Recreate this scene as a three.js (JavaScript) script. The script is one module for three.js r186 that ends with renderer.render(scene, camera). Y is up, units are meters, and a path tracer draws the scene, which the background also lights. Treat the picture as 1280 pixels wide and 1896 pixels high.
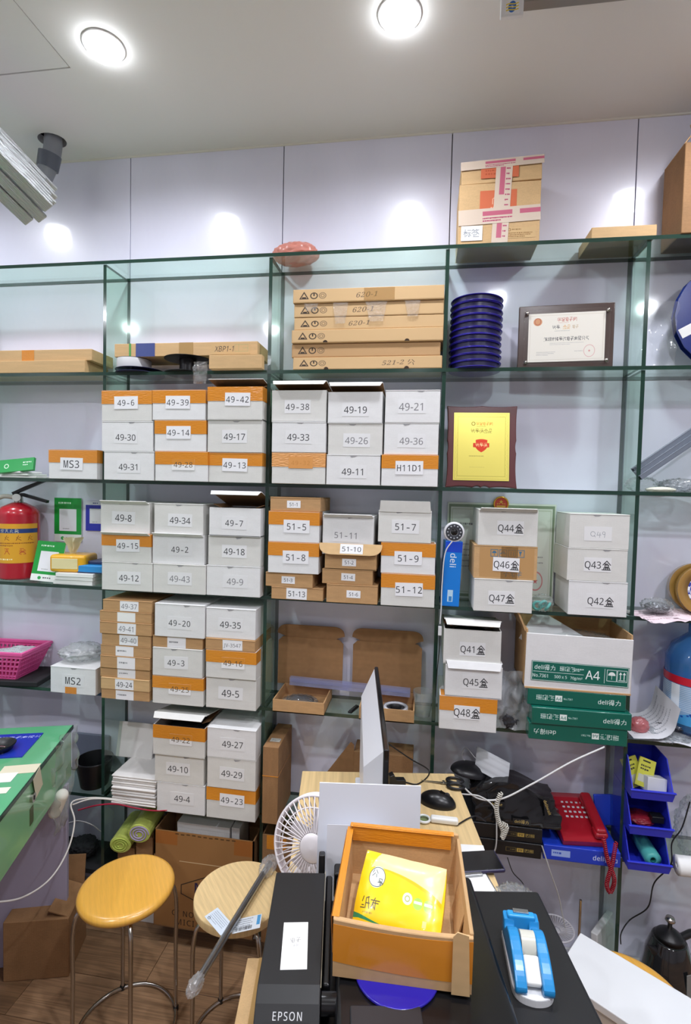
import * as THREE from 'three';
import { RoundedBoxGeometry } from 'three/addons/geometries/RoundedBoxGeometry.js';
import { mergeGeometries, mergeVertices } from 'three/addons/utils/BufferGeometryUtils.js';
import { RectAreaLightUniformsLib } from 'three/addons/lights/RectAreaLightUniformsLib.js';
import { createNoise3D } from 'simplex-noise';

// ---------------------------------------------------------------- camera, exposure, lamps
const scene = new THREE.Scene();
scene.background = new THREE.Color(0x000000);
const camera = new THREE.PerspectiveCamera(89.1244, 1280 / 1896, 0.02, 30);
camera.position.set(0, 1.65, 1.872);
camera.rotation.set(-0.0415, 0.1495, 0.0235, 'YXZ');
const renderer = new THREE.WebGLRenderer();
renderer.toneMapping = THREE.LinearToneMapping;
renderer.toneMappingExposure = 1.3;
renderer.shadowMap.enabled = true;
RectAreaLightUniformsLib.init();

const CEIL = 2.8922;
const LAMP_POWER = [2.0, 5.2, 1.9], LAMP_GLOW = 14, LAMP_COLOR = new THREE.Color(0.95, 0.975, 1.05);
const LAMPS = [[-1.8, 0.47], [-0.935, 0.47], [-0.1, 0.465], [0.79, 0.46], [-2.25, 1.85], [-1.16, 1.95], [0.4, 1.48], [1.35, 1.7], [-1.5, 3.2], [-0.1, 3.2], [1.2, 3.2]];

// ---------------------------------------------------------------- helpers
let seed = 7;
const rnd = () => { seed = (seed * 1664525 + 1013904223) >>> 0; return seed / 4294967296; };
const rr = (a, b) => a + (b - a) * rnd();
const noise = createNoise3D(rnd);
const V = (...a) => new THREE.Vector3(...a);
const taken = new Map();
function numbered(name) {
  const k = taken.get(name) ?? 0; taken.set(name, k + 1);
  return k ? name + '_' + String(k).padStart(3, '0') : name;
}
function shade(o) { o.castShadow = true; o.receiveShadow = true; return o; }
// a mesh that is a part of `parent`
function part(parent, name, geo, mat, pos, rot) {
  const m = shade(new THREE.Mesh(geo, mat)); m.name = name;
  if (pos) m.position.set(...pos);
  if (rot) m.rotation.set(...rot);
  parent.add(m); return m;
}
function thing(name, label, category, pos = [0, 0, 0], turn = 0, group) {
  const o = new THREE.Group(); o.name = numbered(name); o.position.set(...pos); o.rotation.y = turn;
  o.userData = { label, category }; if (group) o.userData.group = group;
  scene.add(o); return o;
}
function single(name, label, category, geo, mat, pos, rot, group) {
  const o = part(scene, numbered(name), geo, mat, pos, rot);
  o.userData = { label, category }; if (group) o.userData.group = group;
  return o;
}
function struct(name, label, category = 'structure') {
  const o = new THREE.Group(); o.name = name; o.userData = { label, category, kind: 'structure' }; scene.add(o); return o;
}
const cache = new Map();
function rbox(w, h, d, r = 0.0015, s = 1) {
  const k = [w, h, d, r, s].map((v) => v.toFixed(4)).join();
  if (!cache.has(k)) cache.set(k, new RoundedBoxGeometry(w, h, d, s, Math.min(r, w / 2.01, h / 2.01, d / 2.01)));
  return cache.get(k);
}
const slab = (w, h, d) => new THREE.BoxGeometry(w, h, d);
function move(g, x, y, z, rx = 0, ry = 0, rz = 0) {
  g = g.clone(); g.applyMatrix4(new THREE.Matrix4().compose(V(x, y, z), new THREE.Quaternion().setFromEuler(new THREE.Euler(rx, ry, rz)), V(1, 1, 1))); return g;
}
const merge = (list) => mergeGeometries(list.map((g) => { g = g.index ? g.toNonIndexed() : g; for (const k of Object.keys(g.attributes)) if (!['position', 'normal', 'uv'].includes(k)) g.deleteAttribute(k); return g; }));
function tube(points, r, seg = 40, rad = 6, closed = false) {
  return new THREE.TubeGeometry(new THREE.CatmullRomCurve3(points.map((p) => V(...p)), closed, 'centripetal'), seg, r, rad, closed);
}
function lathe(pts, seg = 32) { return new THREE.LatheGeometry(pts.map(([x, y]) => new THREE.Vector2(x, y)), seg); }
function shape(pts) { const s = new THREE.Shape(); pts.forEach(([x, y], i) => (i ? s.lineTo(x, y) : s.moveTo(x, y))); return s; }
function extrude(pts, depth, bevel = 0, seg = 1) {
  const g = new THREE.ExtrudeGeometry(Array.isArray(pts) ? shape(pts) : pts, { depth, bevelEnabled: bevel > 0, bevelThickness: bevel, bevelSize: bevel, bevelSegments: seg, curveSegments: 10 });
  return g;
}
// crumpled lump (plastic bags, wadded film), base at y = 0
function crumple(w, h, d, amp = 0.25, freq = 3, det = 9, sd = 0) {
  let g = mergeVertices(new THREE.IcosahedronGeometry(1, det).deleteAttribute('uv').deleteAttribute('normal'), 1e-4);
  const p = g.attributes.position, v = V();
  for (let i = 0; i < p.count; i++) {
    v.fromBufferAttribute(p, i);
    const a = 1 - Math.abs(noise(v.x * freq + sd, v.y * freq, v.z * freq)), b = 1 - Math.abs(noise(v.x * freq * 2.3, v.y * freq * 2.3 + sd, v.z * freq * 2.3));
    v.multiplyScalar(1 - amp + amp * (a * 0.7 + b * 0.5));
    p.setXYZ(i, v.x * w / 2, Math.max(0.0, (v.y + 0.86) / 1.86) * h, v.z * d / 2);
  }
  g.computeVertexNormals(); return g;
}
// a crinkled sheet of film or paper w x h in its own xy plane
function sheet(w, h, nx, ny, f) {
  const g = new THREE.PlaneGeometry(w, h, nx, ny), p = g.attributes.position;
  for (let i = 0; i < p.count; i++) { const [x, y, z] = f(p.getX(i), p.getY(i)); p.setXYZ(i, x, y, z); }
  g.computeVertexNormals(); return g;
}
// gives a sheet a back side a little behind, so that paper has a thickness
function thick(g, t = 0.0004) {
  const b = g.clone(), p = b.attributes.position, n = b.attributes.normal;
  for (let i = 0; i < p.count; i++) p.setXYZ(i, p.getX(i) - n.getX(i) * t, p.getY(i) - n.getY(i) * t, p.getZ(i) - n.getZ(i) * t);
  const ix = b.index.array; for (let i = 0; i < ix.length; i += 3) { const q = ix[i]; ix[i] = ix[i + 1]; ix[i + 1] = q; }
  b.computeVertexNormals(); return mergeGeometries([g, b]);
}

// ---------------------------------------------------------------- surface textures
function dataTexture(size, f, repeat = [1, 1]) {
  const d = new Uint8Array(size * size * 4);
  for (let y = 0; y < size; y++) for (let x = 0; x < size; x++) { const c = f(x / size, y / size); d.set([c[0], c[1], c[2], 255].map((v) => Math.max(0, Math.min(255, v))), (y * size + x) * 4); }
  const t = new THREE.DataTexture(d, size, size); t.magFilter = THREE.LinearFilter; t.wrapS = t.wrapT = THREE.RepeatWrapping; t.repeat.set(...repeat); t.needsUpdate = true; return t;
}
const srgb = (t) => { t.colorSpace = THREE.SRGBColorSpace; return t; };
const loop = (x, y, k, s) => noise(Math.cos(x * 6.2832) * k, Math.sin(x * 6.2832) * k + s, y * k * 4 + s);
const fibre = (c, a) => srgb(dataTexture(256, (x, y) => { const n = 1 + a * (0.5 * noise(x * 9, y * 60, 3) + 0.5 * noise(x * 40, y * 40, 9) + 0.6 * noise(x * 3, y * 3, 5)); return c.map((v) => v * n); }));
const tex = {
  kraft: fibre([196, 158, 112], 0.045), brown: fibre([186, 146, 101], 0.05), white: fibre([226, 226, 226], 0.018), tan: fibre([205, 170, 122], 0.04), darkKraft: fibre([150, 112, 74], 0.06),
  corrugate: dataTexture(128, (x, y) => { const n = 128 + 30 * Math.sin(x * 6.2832 * 30) + 40 * noise(x * 12, y * 12, 1); return [n, n, n]; }),
  wrinkle: dataTexture(256, (x, y) => { const n = 128 + 90 * (1 - 2 * Math.abs(noise(x * 6, y * 6, 2))) + 30 * noise(x * 24, y * 24, 4); return [n, n, n]; }),
  pale: srgb(dataTexture(256, (x, y) => { const g = Math.sin((x * 5 + 0.12 * noise(x * 2, y * 1.2, 1) + 0.05 * noise(x * 10, y * 3, 1)) * 22); const n = 1 + 0.022 * g + 0.03 * noise(x * 70, y * 4, 2); return [222 * n, 193 * n, 141 * n]; })),
  amber: srgb(dataTexture(256, (x, y) => { const g = Math.sin((x * 4 + 0.08 * noise(x * 2, y * 1.5, 1)) * 30); const n = 1 + 0.012 * g + 0.022 * noise(x * 80, y * 5, 2); return [226 * n, 170 * n, 72 * n]; })),
  weave: dataTexture(64, (x, y) => { const n = 128 + 60 * Math.sin(x * 6.2832 * 8) * Math.sin(y * 6.2832 * 8); return [n, n, n]; }),
};
const mats = new Map();
function M(color, roughness = 0.6, more = {}) {
  const k = color + '|' + roughness + JSON.stringify(more, (a, v) => (v?.uuid ? v.uuid : v));
  if (!mats.has(k)) mats.set(k, new THREE.MeshPhysicalMaterial({ color, roughness, ...more }));
  return mats.get(k);
}
const mat = {
  board: new THREE.MeshPhysicalMaterial({ map: tex.white, roughness: 0.62, bumpMap: tex.corrugate, bumpScale: 0.0002 }),
  boardB: new THREE.MeshPhysicalMaterial({ map: tex.white, color: 0xf4f3ee, roughness: 0.62, bumpMap: tex.corrugate, bumpScale: 0.0002 }),
  kraft: new THREE.MeshPhysicalMaterial({ map: tex.kraft, roughness: 0.8, bumpMap: tex.corrugate, bumpScale: 0.0003 }),
  brown: new THREE.MeshPhysicalMaterial({ map: tex.brown, roughness: 0.8, bumpMap: tex.corrugate, bumpScale: 0.0003 }),
  tan: new THREE.MeshPhysicalMaterial({ map: tex.tan, roughness: 0.75 }),
  darkKraft: new THREE.MeshPhysicalMaterial({ map: tex.darkKraft, roughness: 0.8, bumpMap: tex.corrugate, bumpScale: 0.0004 }),
  tape: new THREE.MeshPhysicalMaterial({ color: 0xda8b28, roughness: 0.22, clearcoat: 0.5, clearcoatRoughness: 0.15, bumpMap: tex.wrinkle, bumpScale: 0.0004 }),
  tapeFaded: new THREE.MeshPhysicalMaterial({ color: 0xe2a261, roughness: 0.25, clearcoat: 0.4, bumpMap: tex.wrinkle, bumpScale: 0.0012 }),
  film: new THREE.MeshPhysicalMaterial({ color: 0xf8fafa, roughness: 0.1, transmission: 0.92, thickness: 0, ior: 1.45, side: THREE.DoubleSide }),
  filmGrey: new THREE.MeshPhysicalMaterial({ color: 0xdfe3e5, roughness: 0.15, transmission: 0.75, thickness: 0, side: THREE.DoubleSide }),
  clearTape: new THREE.MeshPhysicalMaterial({ color: 0xffffff, roughness: 0.1, transmission: 0.86, thickness: 0, bumpMap: tex.wrinkle, bumpScale: 0.004, side: THREE.DoubleSide }),
  pane: new THREE.MeshPhysicalMaterial({ color: 0xebf7f0, roughness: 0.02, transmission: 1, thickness: 0, ior: 1.5, side: THREE.DoubleSide }),
  edge: new THREE.MeshPhysicalMaterial({ color: 0x223d33, roughness: 0.15, clearcoat: 0.3 }),
  chrome: new THREE.MeshPhysicalMaterial({ color: 0xb9b4ae, metalness: 1, roughness: 0.22 }),
  paper: M(0xeeeeec, 0.75), black: M(0x17171a, 0.38), blackGloss: M(0x101013, 0.15), blackMatte: M(0x1c1c1f, 0.75), white: M(0xe9e9ea, 0.4),
  steel: new THREE.MeshPhysicalMaterial({ color: 0xaeb0b2, metalness: 1, roughness: 0.3 }),
};

// ---------------------------------------------------------------- printed matter: every sticker, sheet and screen print is one cell of an atlas
const ATLAS = [0, 1].map(() => { const c = document.createElement('canvas'); c.width = c.height = 2048; const g = c.getContext('2d'); g.fillStyle = '#fff'; g.fillRect(0, 0, 2048, 2048); return { g, x: 0, y: 0, row: 0, tex: Object.assign(new THREE.CanvasTexture(c), { colorSpace: THREE.SRGBColorSpace }) }; });
function cell(w, h, draw, bg = '#f4f4f4') {
  const a = ATLAS.find((s) => (s.x + w <= 2046 ? s.y + h : s.y + s.row + h) <= 2046);
  if (!a) throw new Error('atlas is full');
  if (a.x + w > 2046) { a.x = 0; a.y += a.row; a.row = 0; }
  const { g } = a, X = a.x, Y = a.y; a.x += w + 2; a.row = Math.max(a.row, h + 2);
  g.save(); g.beginPath(); g.rect(X, Y, w, h); g.clip(); g.translate(X, Y); g.fillStyle = bg; g.fillRect(0, 0, w, h); g.textAlign = 'center'; g.textBaseline = 'middle'; draw(g, w, h); g.restore();
  return { i: ATLAS.indexOf(a), u0: (X + 1) / 2048, u1: (X + w - 1) / 2048, v0: 1 - (Y + h - 1) / 2048, v1: 1 - (Y + 1) / 2048 };
}
const inkMats = new Map();
function ink(c, roughness = 0.6, more = {}) {
  const k = c.i + '|' + roughness + JSON.stringify(more);
  if (!inkMats.has(k)) inkMats.set(k, new THREE.MeshPhysicalMaterial({ map: ATLAS[c.i].tex, roughness, ...more }));
  return inkMats.get(k);
}
// thin plate whose front (+z) face carries the cell; the other faces take the colour of the cell's corner
function print(w, h, t, c, segs = 1) {
  const g = new THREE.BoxGeometry(w, h, t, segs, segs, 1), uv = g.attributes.uv, n = g.attributes.normal;
  for (let i = 0; i < uv.count; i++) {
    if (n.getZ(i) > 0.5) uv.setXY(i, c.u0 + (c.u1 - c.u0) * uv.getX(i), c.v0 + (c.v1 - c.v0) * uv.getY(i));
    else uv.setXY(i, c.u0 + 0.0008, c.v0 + 0.0008);
  }
  return g;
}
function uvCell(g, c) { const uv = g.attributes.uv; for (let i = 0; i < uv.count; i++) uv.setXY(i, c.u0 + (c.u1 - c.u0) * uv.getX(i), c.v0 + (c.v1 - c.v0) * uv.getY(i)); return g; }
// a few hand-made stroke glyphs on a ten by ten grid
const GLYPH = {
  盒: '5014 5094 3363 3474763634 272999 278789 4749 6769 0999', 得: '2003 3306 2529 4080844440 4282 3595 3797 757968 5658', 力: '1383888768 504519',
  标: '0343 2029 2306 2345 5191 4494 747968 5638 8698', 签: '2002 1131 3142 6052 5191 7172 4205 5296 3464 2638 4647 7557 2999', 华: '3013 2124 6063 8154 535595 0696 5549', 强: '0131333 03 033347 0747 5191946454 51 5555 4585877747 45 6549 3999',
  电: '1181874711 11 1484 1787 504989 97', 子: '2080534439 0595 534938', 网: '1119 1191998 2336 3228 5346 7256', 诚: '1021 0323 2327 39 4393 43485 5565 607499 97', 易: '2070737 4 2024 2474 2274 2505 2595978 9 5548 7558',
  通: '1021 0424 2427 1939 99 4080 62 4383984 3 434 8 4585 6348 6368', 会: '5005 5095 3363 2575 550 9 0989 7789', 员: '3070737 3 3033 1585 1518 85 88 5558 0948 5979', 深: '1021 0313 0919 4131 4191 92 5244 6274 4595 6369 6548 6598', 圳: '0333 2028 0837 5059 7078 9099', 市: '5051 0292 2428 2484 87 5259',
  博: '0333 1019 4191 6068 4383 8645 4 4525 8 5 4797 787968', 嘉: '1191 5053 2373 3474 7636 34 3737 0797 2888 99 29 28', 达: '1021 0424 2427 1939 99 4292 6064 48 6598', 有: '0292 5009 3448 39 3484 87 89 3585 3787', 限: '1019 1030 2434 25 4080844 04 4282 4449 6469 8955', 公: '3014 6094 5418 88 7589', 司: '1181 8978 2353 2545 8725 5 8',
  护: '1019 0232 0636 5161 4383 8646 4349', 纸: '2014 14 34 1737 0949 8051 5159 5595 7099', 布: '0292 4018 2448 2484 87 5259', 银: '2003 1333 2229 0636 4080 8444 4049 4282 4469 99', 员工: '',
  心: '1426 3448 88 86 5465 7496', 爱: '1070 2122 4142 6162 0484 1396 5518 5598', 珊: '0131 0434 0838 1118 4049 6069 6 06 8089 3595', 瑚: '0131 0838 1118 4050 5548 4459 6069 8089', 海: '1021 0313 0919 4031 3191 4383 8849 4595', 灭: '1080 5053 2334 7364 5319 5399', 火: '2324 8364 5019 4699', 器: '1030 3212 1060 80 8262 60 0494 4408 4498 1636 3919 1676 9969 66', 干: '2070 0494 5059', 粉: '2029 0333 6044 7094 5585 8978 6549',
};
function glyph(g, ch, x, y, s) {
  const d = GLYPH[ch];
  if (!d) { g.fillText(ch, x + s / 2, y + s / 2); return; }
  g.lineWidth = Math.max(1, s * 0.085); g.lineCap = 'round'; g.lineJoin = 'round';
  for (const st of d.split(' ')) { const n = st.replace(/\D/g, ''); if (n.length < 4) continue; g.beginPath(); for (let i = 0; i + 1 < n.length; i += 2) { const px = x + (+n[i] + 0.5) * s / 10, py = y + (+n[i + 1] + 0.5) * s / 10; i ? g.lineTo(px, py) : g.moveTo(px, py); } g.stroke(); }
}
function words(g, text, cx, cy, size, color = '#222', font = 'sans-serif', space = 0) {
  g.fillStyle = g.strokeStyle = color; g.font = size + 'px ' + font; g.textAlign = 'left'; g.textBaseline = 'middle';
  const ws = [...text].map((c) => (GLYPH[c] ? size * 1.02 : g.measureText(c).width) + space);
  let x = cx - (ws.reduce((a, b) => a + b, 0) - space) / 2;
  [...text].forEach((c, i) => { if (GLYPH[c]) glyph(g, c, x, cy - size / 2, size); else g.fillText(c, x, cy); x += ws[i]; });
  g.textAlign = 'center';
}
// lines of type too small to read
function tiny(g, x, y, w, n, lh, color = '#555', size = 3) { g.fillStyle = color; for (let i = 0; i < n; i++) { let q = x; const end = x + w * (i === n - 1 ? 0.6 : rr(0.85, 1)); while (q < end) { const k = rr(1, 4) * size / 3; g.fillRect(q, y + i * lh, k, size * rr(0.7, 1)); q += k + rr(0.8, 1.6) * size / 3; } } }
function ring(g, x, y, r, lw, color) { g.strokeStyle = color; g.lineWidth = lw; g.beginPath(); g.arc(x, y, r, 0, 7); g.stroke(); }
function star(g, x, y, r, color) { g.fillStyle = color; g.beginPath(); for (let i = 0; i < 10; i++) { const a = -Math.PI / 2 + i * Math.PI / 5, q = i % 2 ? r * 0.4 : r; g.lineTo(x + q * Math.cos(a), y + q * Math.sin(a)); } g.fill(); }

// ================================================================ the room
const X0 = -2.7, X1 = 2.3, Z1 = 4.3;
const wallTex = srgb(dataTexture(256, (x, y) => { const n = 1 + 0.006 * noise(x * 3, y * 14, 3) + 0.008 * noise(x * 4, y * 4, 7); return [226 * n, 226 * n, 243 * n]; }));
{
  const panelMat = new THREE.MeshPhysicalMaterial({ map: wallTex, roughness: 0.32, clearcoat: 1, clearcoatRoughness: 0.075 });
  const wall = struct('wall_back', 'glossy pale lavender panelled wall behind the glass shelving', 'wall');
  part(wall, 'wall_core', slab(X1 - X0 + 0.2, CEIL + 0.1, 0.12), M(0x55555c, 0.8), [(X0 + X1) / 2, CEIL / 2, -0.075]);
  const P0 = -1.1358, PW = 0.5979;
  for (let i = -3; i < 6; i++) {
    const a = Math.max(X0, P0 + i * PW) + 0.0015, b = Math.min(X1, P0 + (i + 1) * PW) - 0.0015;
    if (b - a > 0.05) part(wall, 'wall_panel', rbox(b - a, CEIL - 0.004, 0.014, 0.0012), panelMat, [(a + b) / 2, CEIL / 2 - 0.002, -0.007]);
  }
  const plain = M(0xc4c2c8, 0.6);
  const wl = struct('wall_left', 'plain pale side wall beyond the green counter', 'wall'); part(wl, 'plaster', slab(0.1, CEIL, Z1), plain, [X0 - 0.05, CEIL / 2, Z1 / 2]);
  const wr = struct('wall_right', 'plain pale side wall', 'wall'); part(wr, 'plaster', slab(0.1, CEIL, Z1), plain, [X1 + 0.05, CEIL / 2, Z1 / 2]);
  const wf = struct('wall_front', 'plain pale wall opposite the shelving', 'wall'); part(wf, 'plaster', slab(X1 - X0 + 0.2, CEIL, 0.1), plain, [(X0 + X1) / 2, CEIL / 2, Z1 + 0.05]);
  const ce = struct('ceiling', 'plain white plasterboard ceiling with an access panel', 'ceiling');
  const cm = M(0xf0efed, 0.7);
  // board with a rectangular hatch cut out, and the hatch panel a hair lower
  const hx0 = -1.75, hx1 = -1.083, hz0 = 0.409, hz1 = 1.08, cs = shape([[X0, -0.15], [X1, -0.15], [X1, Z1], [X0, Z1]]);
  cs.holes.push(new THREE.Path([[hx0, hz0], [hx1, hz0], [hx1, hz1], [hx0, hz1]].map((p) => new THREE.Vector2(...p))));
  const hole = new THREE.Path(); hole.absellipse(-1.372, 0.118, 0.05, 0.042, 0, 6.28318); cs.holes.push(hole);
  part(ce, 'ceiling_board', extrude(cs, 0.03), cm, [0, CEIL + 0.03, 0], [Math.PI / 2, 0, 0]);
  part(ce, 'access_panel', rbox(hx1 - hx0 - 0.006, 0.02, hz1 - hz0 - 0.006, 0.001), cm, [(hx0 + hx1) / 2, CEIL + 0.011, (hz0 + hz1) / 2]);
  part(ce, 'void_lid', slab(X1 - X0, 0.02, Z1 + 0.2), M(0x3a3a3c, 0.9), [(X0 + X1) / 2, CEIL + 0.3, Z1 / 2]);
  const tr = struct('trim_1', 'thin pale sealant bead where the wall meets the ceiling', 'trim');
  for (let i = 0; i < 1; i++) part(tr, 'sealant_bead', new THREE.CylinderGeometry(0.005, 0.005, X1 - X0, 6), M(0xe2dfd6, 0.7), [(X0 + X1) / 2, CEIL - 0.001, 0.001], [0, 0, Math.PI / 2]);
}
{ // timber floor, plank by plank
  const fl = struct('floor', 'brown oak-look plank floor', 'floor');
  part(fl, 'screed', slab(X1 - X0 + 0.2, 0.06, Z1 + 0.2), M(0x3b2c20, 0.9), [(X0 + X1) / 2, -0.039, Z1 / 2]);
  const tones = [[146, 114, 84], [138, 107, 78], [152, 120, 90], [131, 101, 73]].map((c, k) => new THREE.MeshPhysicalMaterial({ roughness: 0.42, map: srgb(dataTexture(256, (x, y) => { const w = Math.sin((y * 3 + 0.5 * noise(x * 1.5, y * 3, k) + 0.08 * noise(x * 6, y * 20, k + 4)) * 20); const n = 1 + 0.07 * w + 0.06 * noise(x * 4, y * 70, k) + 0.05 * noise(x * 3, y * 3, k + 8); return c.map((v) => v * n); })) }));
  const PWD = 0.165, PL = 1.1; let k = 0;
  for (let r = 0; r * PWD < Z1; r++) for (let x = X0 - (r % 3) * 0.37; x < X1; x += PL) {
    const a = Math.max(x, X0), b = Math.min(x + PL, X1); if (b - a < 0.02) continue;
    part(fl, 'plank', rbox(b - a - 0.0016, 0.009, PWD - 0.0016, 0.001), tones[(k++ * 7 + r * 3) % 4], [(a + b) / 2, -0.0045, r * PWD + PWD / 2]);
  }
}
// ---------------------------------------------------------------- recessed lamps
function downlight([x, z], label, group, power) {
  const t = thing('downlight', label, 'ceiling lamp', [x, CEIL, z], 0, group);
  part(t, 'trim_ring', lathe([[0.049, 0.0], [0.057, -0.0005], [0.058, -0.002], [0.055, -0.004], [0.049, -0.004], [0.049, 0.0]], 36), M(0xf2f2f2, 0.4));
  part(t, 'diffuser', lathe([[0.0485, 0], [0.0485, -0.006], [0.046, -0.016], [0.038, -0.025], [0.024, -0.031], [0, -0.033]], 36), new THREE.MeshStandardMaterial({ color: 0xffffff, emissive: 0xf6faff, emissiveIntensity: LAMP_GLOW, roughness: 0.5, side: THREE.DoubleSide }));
  const l = new THREE.SpotLight(LAMP_COLOR, power, 0, 1.5, 0.95, 2); l.name = 'lamp_light'; l.position.set(0, -0.038, 0); l.target.position.set(0, -2, 0); l.shadow.radius = 2.4; l.castShadow = true;
  t.add(l); t.add(l.target); l.target.name = 'lamp_target';
}
const LAMP_LABELS = ['ceiling downlight above the green counter corner', 'glowing ceiling downlight nearest the grey pipe', 'glowing ceiling downlight at the middle of the ceiling edge', 'ceiling downlight above the taped carton'];
LAMPS.forEach((p, i) => downlight(p, LAMP_LABELS[i] ?? 'ceiling downlight in the rows away from the shelving', i < 4 ? 'downlights along the shelving' : 'downlights in the rows away from the shelving', LAMP_POWER[i < 4 ? 0 : i < 8 ? 1 : 2]));
{ // grey pipe through the ceiling and the foil-wrapped bundle under it
  const t = thing('ceiling_pipe', 'grey plastic drain pipe coming down through a hole in the ceiling', 'pipe');
  part(t, 'pipe_barrel', tube([[-1.372, CEIL + 0.2, 0.118], [-1.372, CEIL - 0.04, 0.118], [-1.405, CEIL - 0.15, 0.13]], 0.03, 24, 16), M(0x8b8f96, 0.4));
  part(t, 'pipe_collar', new THREE.CylinderGeometry(0.038, 0.036, 0.05, 20), M(0x5c626e, 0.4), [-1.383, CEIL - 0.075, 0.122], [0.1, 0, -0.28]);
}
{
  const t = thing('foil_bundle', 'bundle of long silver slats wrapped in film below the ceiling pipe', 'metal bundle');
  const a = V(-1.2822, 2.5749, 0.3), b = V(-1.3755, 2.7221, 0.62), dir = b.clone().sub(a).normalize(), q = new THREE.Quaternion().setFromUnitVectors(V(1, 0, 0), dir);
  const foil = new THREE.MeshPhysicalMaterial({ color: 0xc6cacb, metalness: 0.75, roughness: 0.32, bumpMap: tex.wrinkle, bumpScale: 0.002 });
  const up = V(0, 0, 1).applyQuaternion(q), side = V(0, 1, 0).applyQuaternion(q), L = a.distanceTo(b);
  for (let c = 0; c < 3; c++) for (let i = 0; i < 8; i++) {
    const m = part(t, 'slat', rbox(L, 0.014, 0.036, 0.004), foil);
    m.quaternion.copy(q).multiply(new THREE.Quaternion().setFromAxisAngle(V(1, 0, 0), rr(-0.05, 0.05)));
    m.position.copy(a).add(b).multiplyScalar(0.5).addScaledVector(side, (i - 3.5) * 0.0205 - 0.01).addScaledVector(up, (c - 1) * 0.041 + rr(-0.002, 0.002)).addScaledVector(dir, rr(-0.03, 0.03));
  }
}
{ // white bracket with a sticker on the ceiling
  const t = thing('ceiling_bracket', 'white ceiling bracket with a blue and yellow sticker beside a grey bar', 'bracket');
  const c = cell(90, 90, (g) => { g.fillStyle = '#2c67b8'; g.beginPath(); g.ellipse(45, 45, 24, 34, 0.2, 0, 7); g.fill(); g.strokeStyle = '#e7c93a'; g.lineWidth = 7; for (const y of [28, 45, 62]) { g.beginPath(); g.moveTo(8, y + 5); g.bezierCurveTo(30, y - 10, 55, y + 12, 84, y - 4); g.stroke(); } g.fillStyle = '#fff'; g.font = '15px sans-serif'; words(g, '海', 45, 46, 17, '#fff'); }, '#ececea');
  part(t, 'bracket_plate', rbox(0.055, 0.07, 0.012, 0.003), mat.white, [0.1779, 2.857, 0.50]);
  part(t, 'sticker', print(0.034, 0.036, 0.0006, c), ink(c, 0.35), [0.1779, 2.843, 0.5064]);
  part(t, 'bar', rbox(0.26, 0.02, 0.03, 0.003), M(0x8d8a84, 0.4, { metalness: 0.6 }), [0.3379, 2.8815, 0.47]);
}

// ================================================================ glass shelving
const SHELF = [2.4387, 2.0502, 1.668, 1.281, 0.892, 0.508], GT = 0.012, GD = 0.1548;
const UP = [-1.7391, -1.1391, -0.5321, 0.0519, 0.65, 1.25];
{
  const t = thing('glass_shelving', 'tall open shelving of green-edged glass panes against the wall', 'shelving');
  const mm = [mat.edge, mat.edge, mat.pane, mat.pane, mat.edge, mat.edge], mv = [mat.pane, mat.pane, mat.edge, mat.edge, mat.edge, mat.edge];
  const x0 = UP[0] - 0.4, x1 = UP[5] + 0.006;
  SHELF.forEach((y, k) => {
    const cuts = [x0, ...UP.slice(1), x1];
    part(t, 'shelf_pane', slab(x1 - x0, GT, GD), mm, [(x0 + x1) / 2, y - GT / 2, GD / 2 + 0.001]);
  });
  for (const ux of UP) {
    for (let k = 0; k < SHELF.length; k++) {
      const top = SHELF[k] - GT, low = k + 1 < SHELF.length ? SHELF[k + 1] : 0.061, d = GD - 0.004;
      part(t, 'upright_pane', slab(0.012, top - low - 0.0004, d), mv, [ux, (top + low) / 2, d / 2 + 0.001]);
    }
  }
}
{
  const b = struct('baseboard_back', 'white plinth board along the foot of the shelving', 'plinth');
  part(b, 'plinth_board', rbox(X1 - X0, 0.06, 0.1, 0.002), M(0xd9d8d6, 0.5), [(X0 + X1) / 2, 0.0301, 0.0505]);
}

// ================================================================ numbered storage boxes on the shelves
function openCase(t, w, h, d, m, wall = 0.003) { // five sides of an open case, base at y = 0, front face at z = 0
  const g = [move(slab(w, wall, d), 0, wall / 2, -d / 2), move(rbox(w, h, wall, 0.001), 0, h / 2, -wall / 2), move(slab(w, h, wall), 0, h / 2, -d + wall / 2), move(slab(wall, h, d - 2 * wall), -w / 2 + wall / 2, h / 2, -d / 2), move(slab(wall, h, d - 2 * wall), w / 2 - wall / 2, h / 2, -d / 2)];
  return part(t, 'case', merge(g), m);
}
function numberLabel(code, o) {
  const mono = o.mono, big = /^MS/.test(code) ? 1.35 : o.big ? 1.08 : 1, w = 150, h = 74;
  return cell(w, h, (g) => {
    if (o.hand) { g.strokeStyle = '#8a8f96'; g.lineWidth = 2.2; g.beginPath(); g.arc(48, 38, 12, 0.4, 6.4); g.moveTo(54, 46); g.lineTo(62, 54); g.moveTo(76, 26); g.lineTo(70, 44); g.lineTo(92, 42); g.moveTo(86, 30); g.lineTo(84, 56); g.moveTo(112, 28); g.arc(106, 33, 7, 0, 6.2); g.lineTo(110, 56); g.stroke(); return; }
    const s = (mono ? 45 : 50) * big * (code.length > 5 ? 0.74 : 1);
    words(g, code, w / 2, h / 2 + 2, s, o.faint ? '#77767a' : '#252528', (mono ? 'monospace' : 'sans-serif'), mono ? 0.5 : 0.5);
  }, o.hand ? '#e2e2e2' : o.onTape ? '#ececef' : '#e4e4e5');
}
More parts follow.
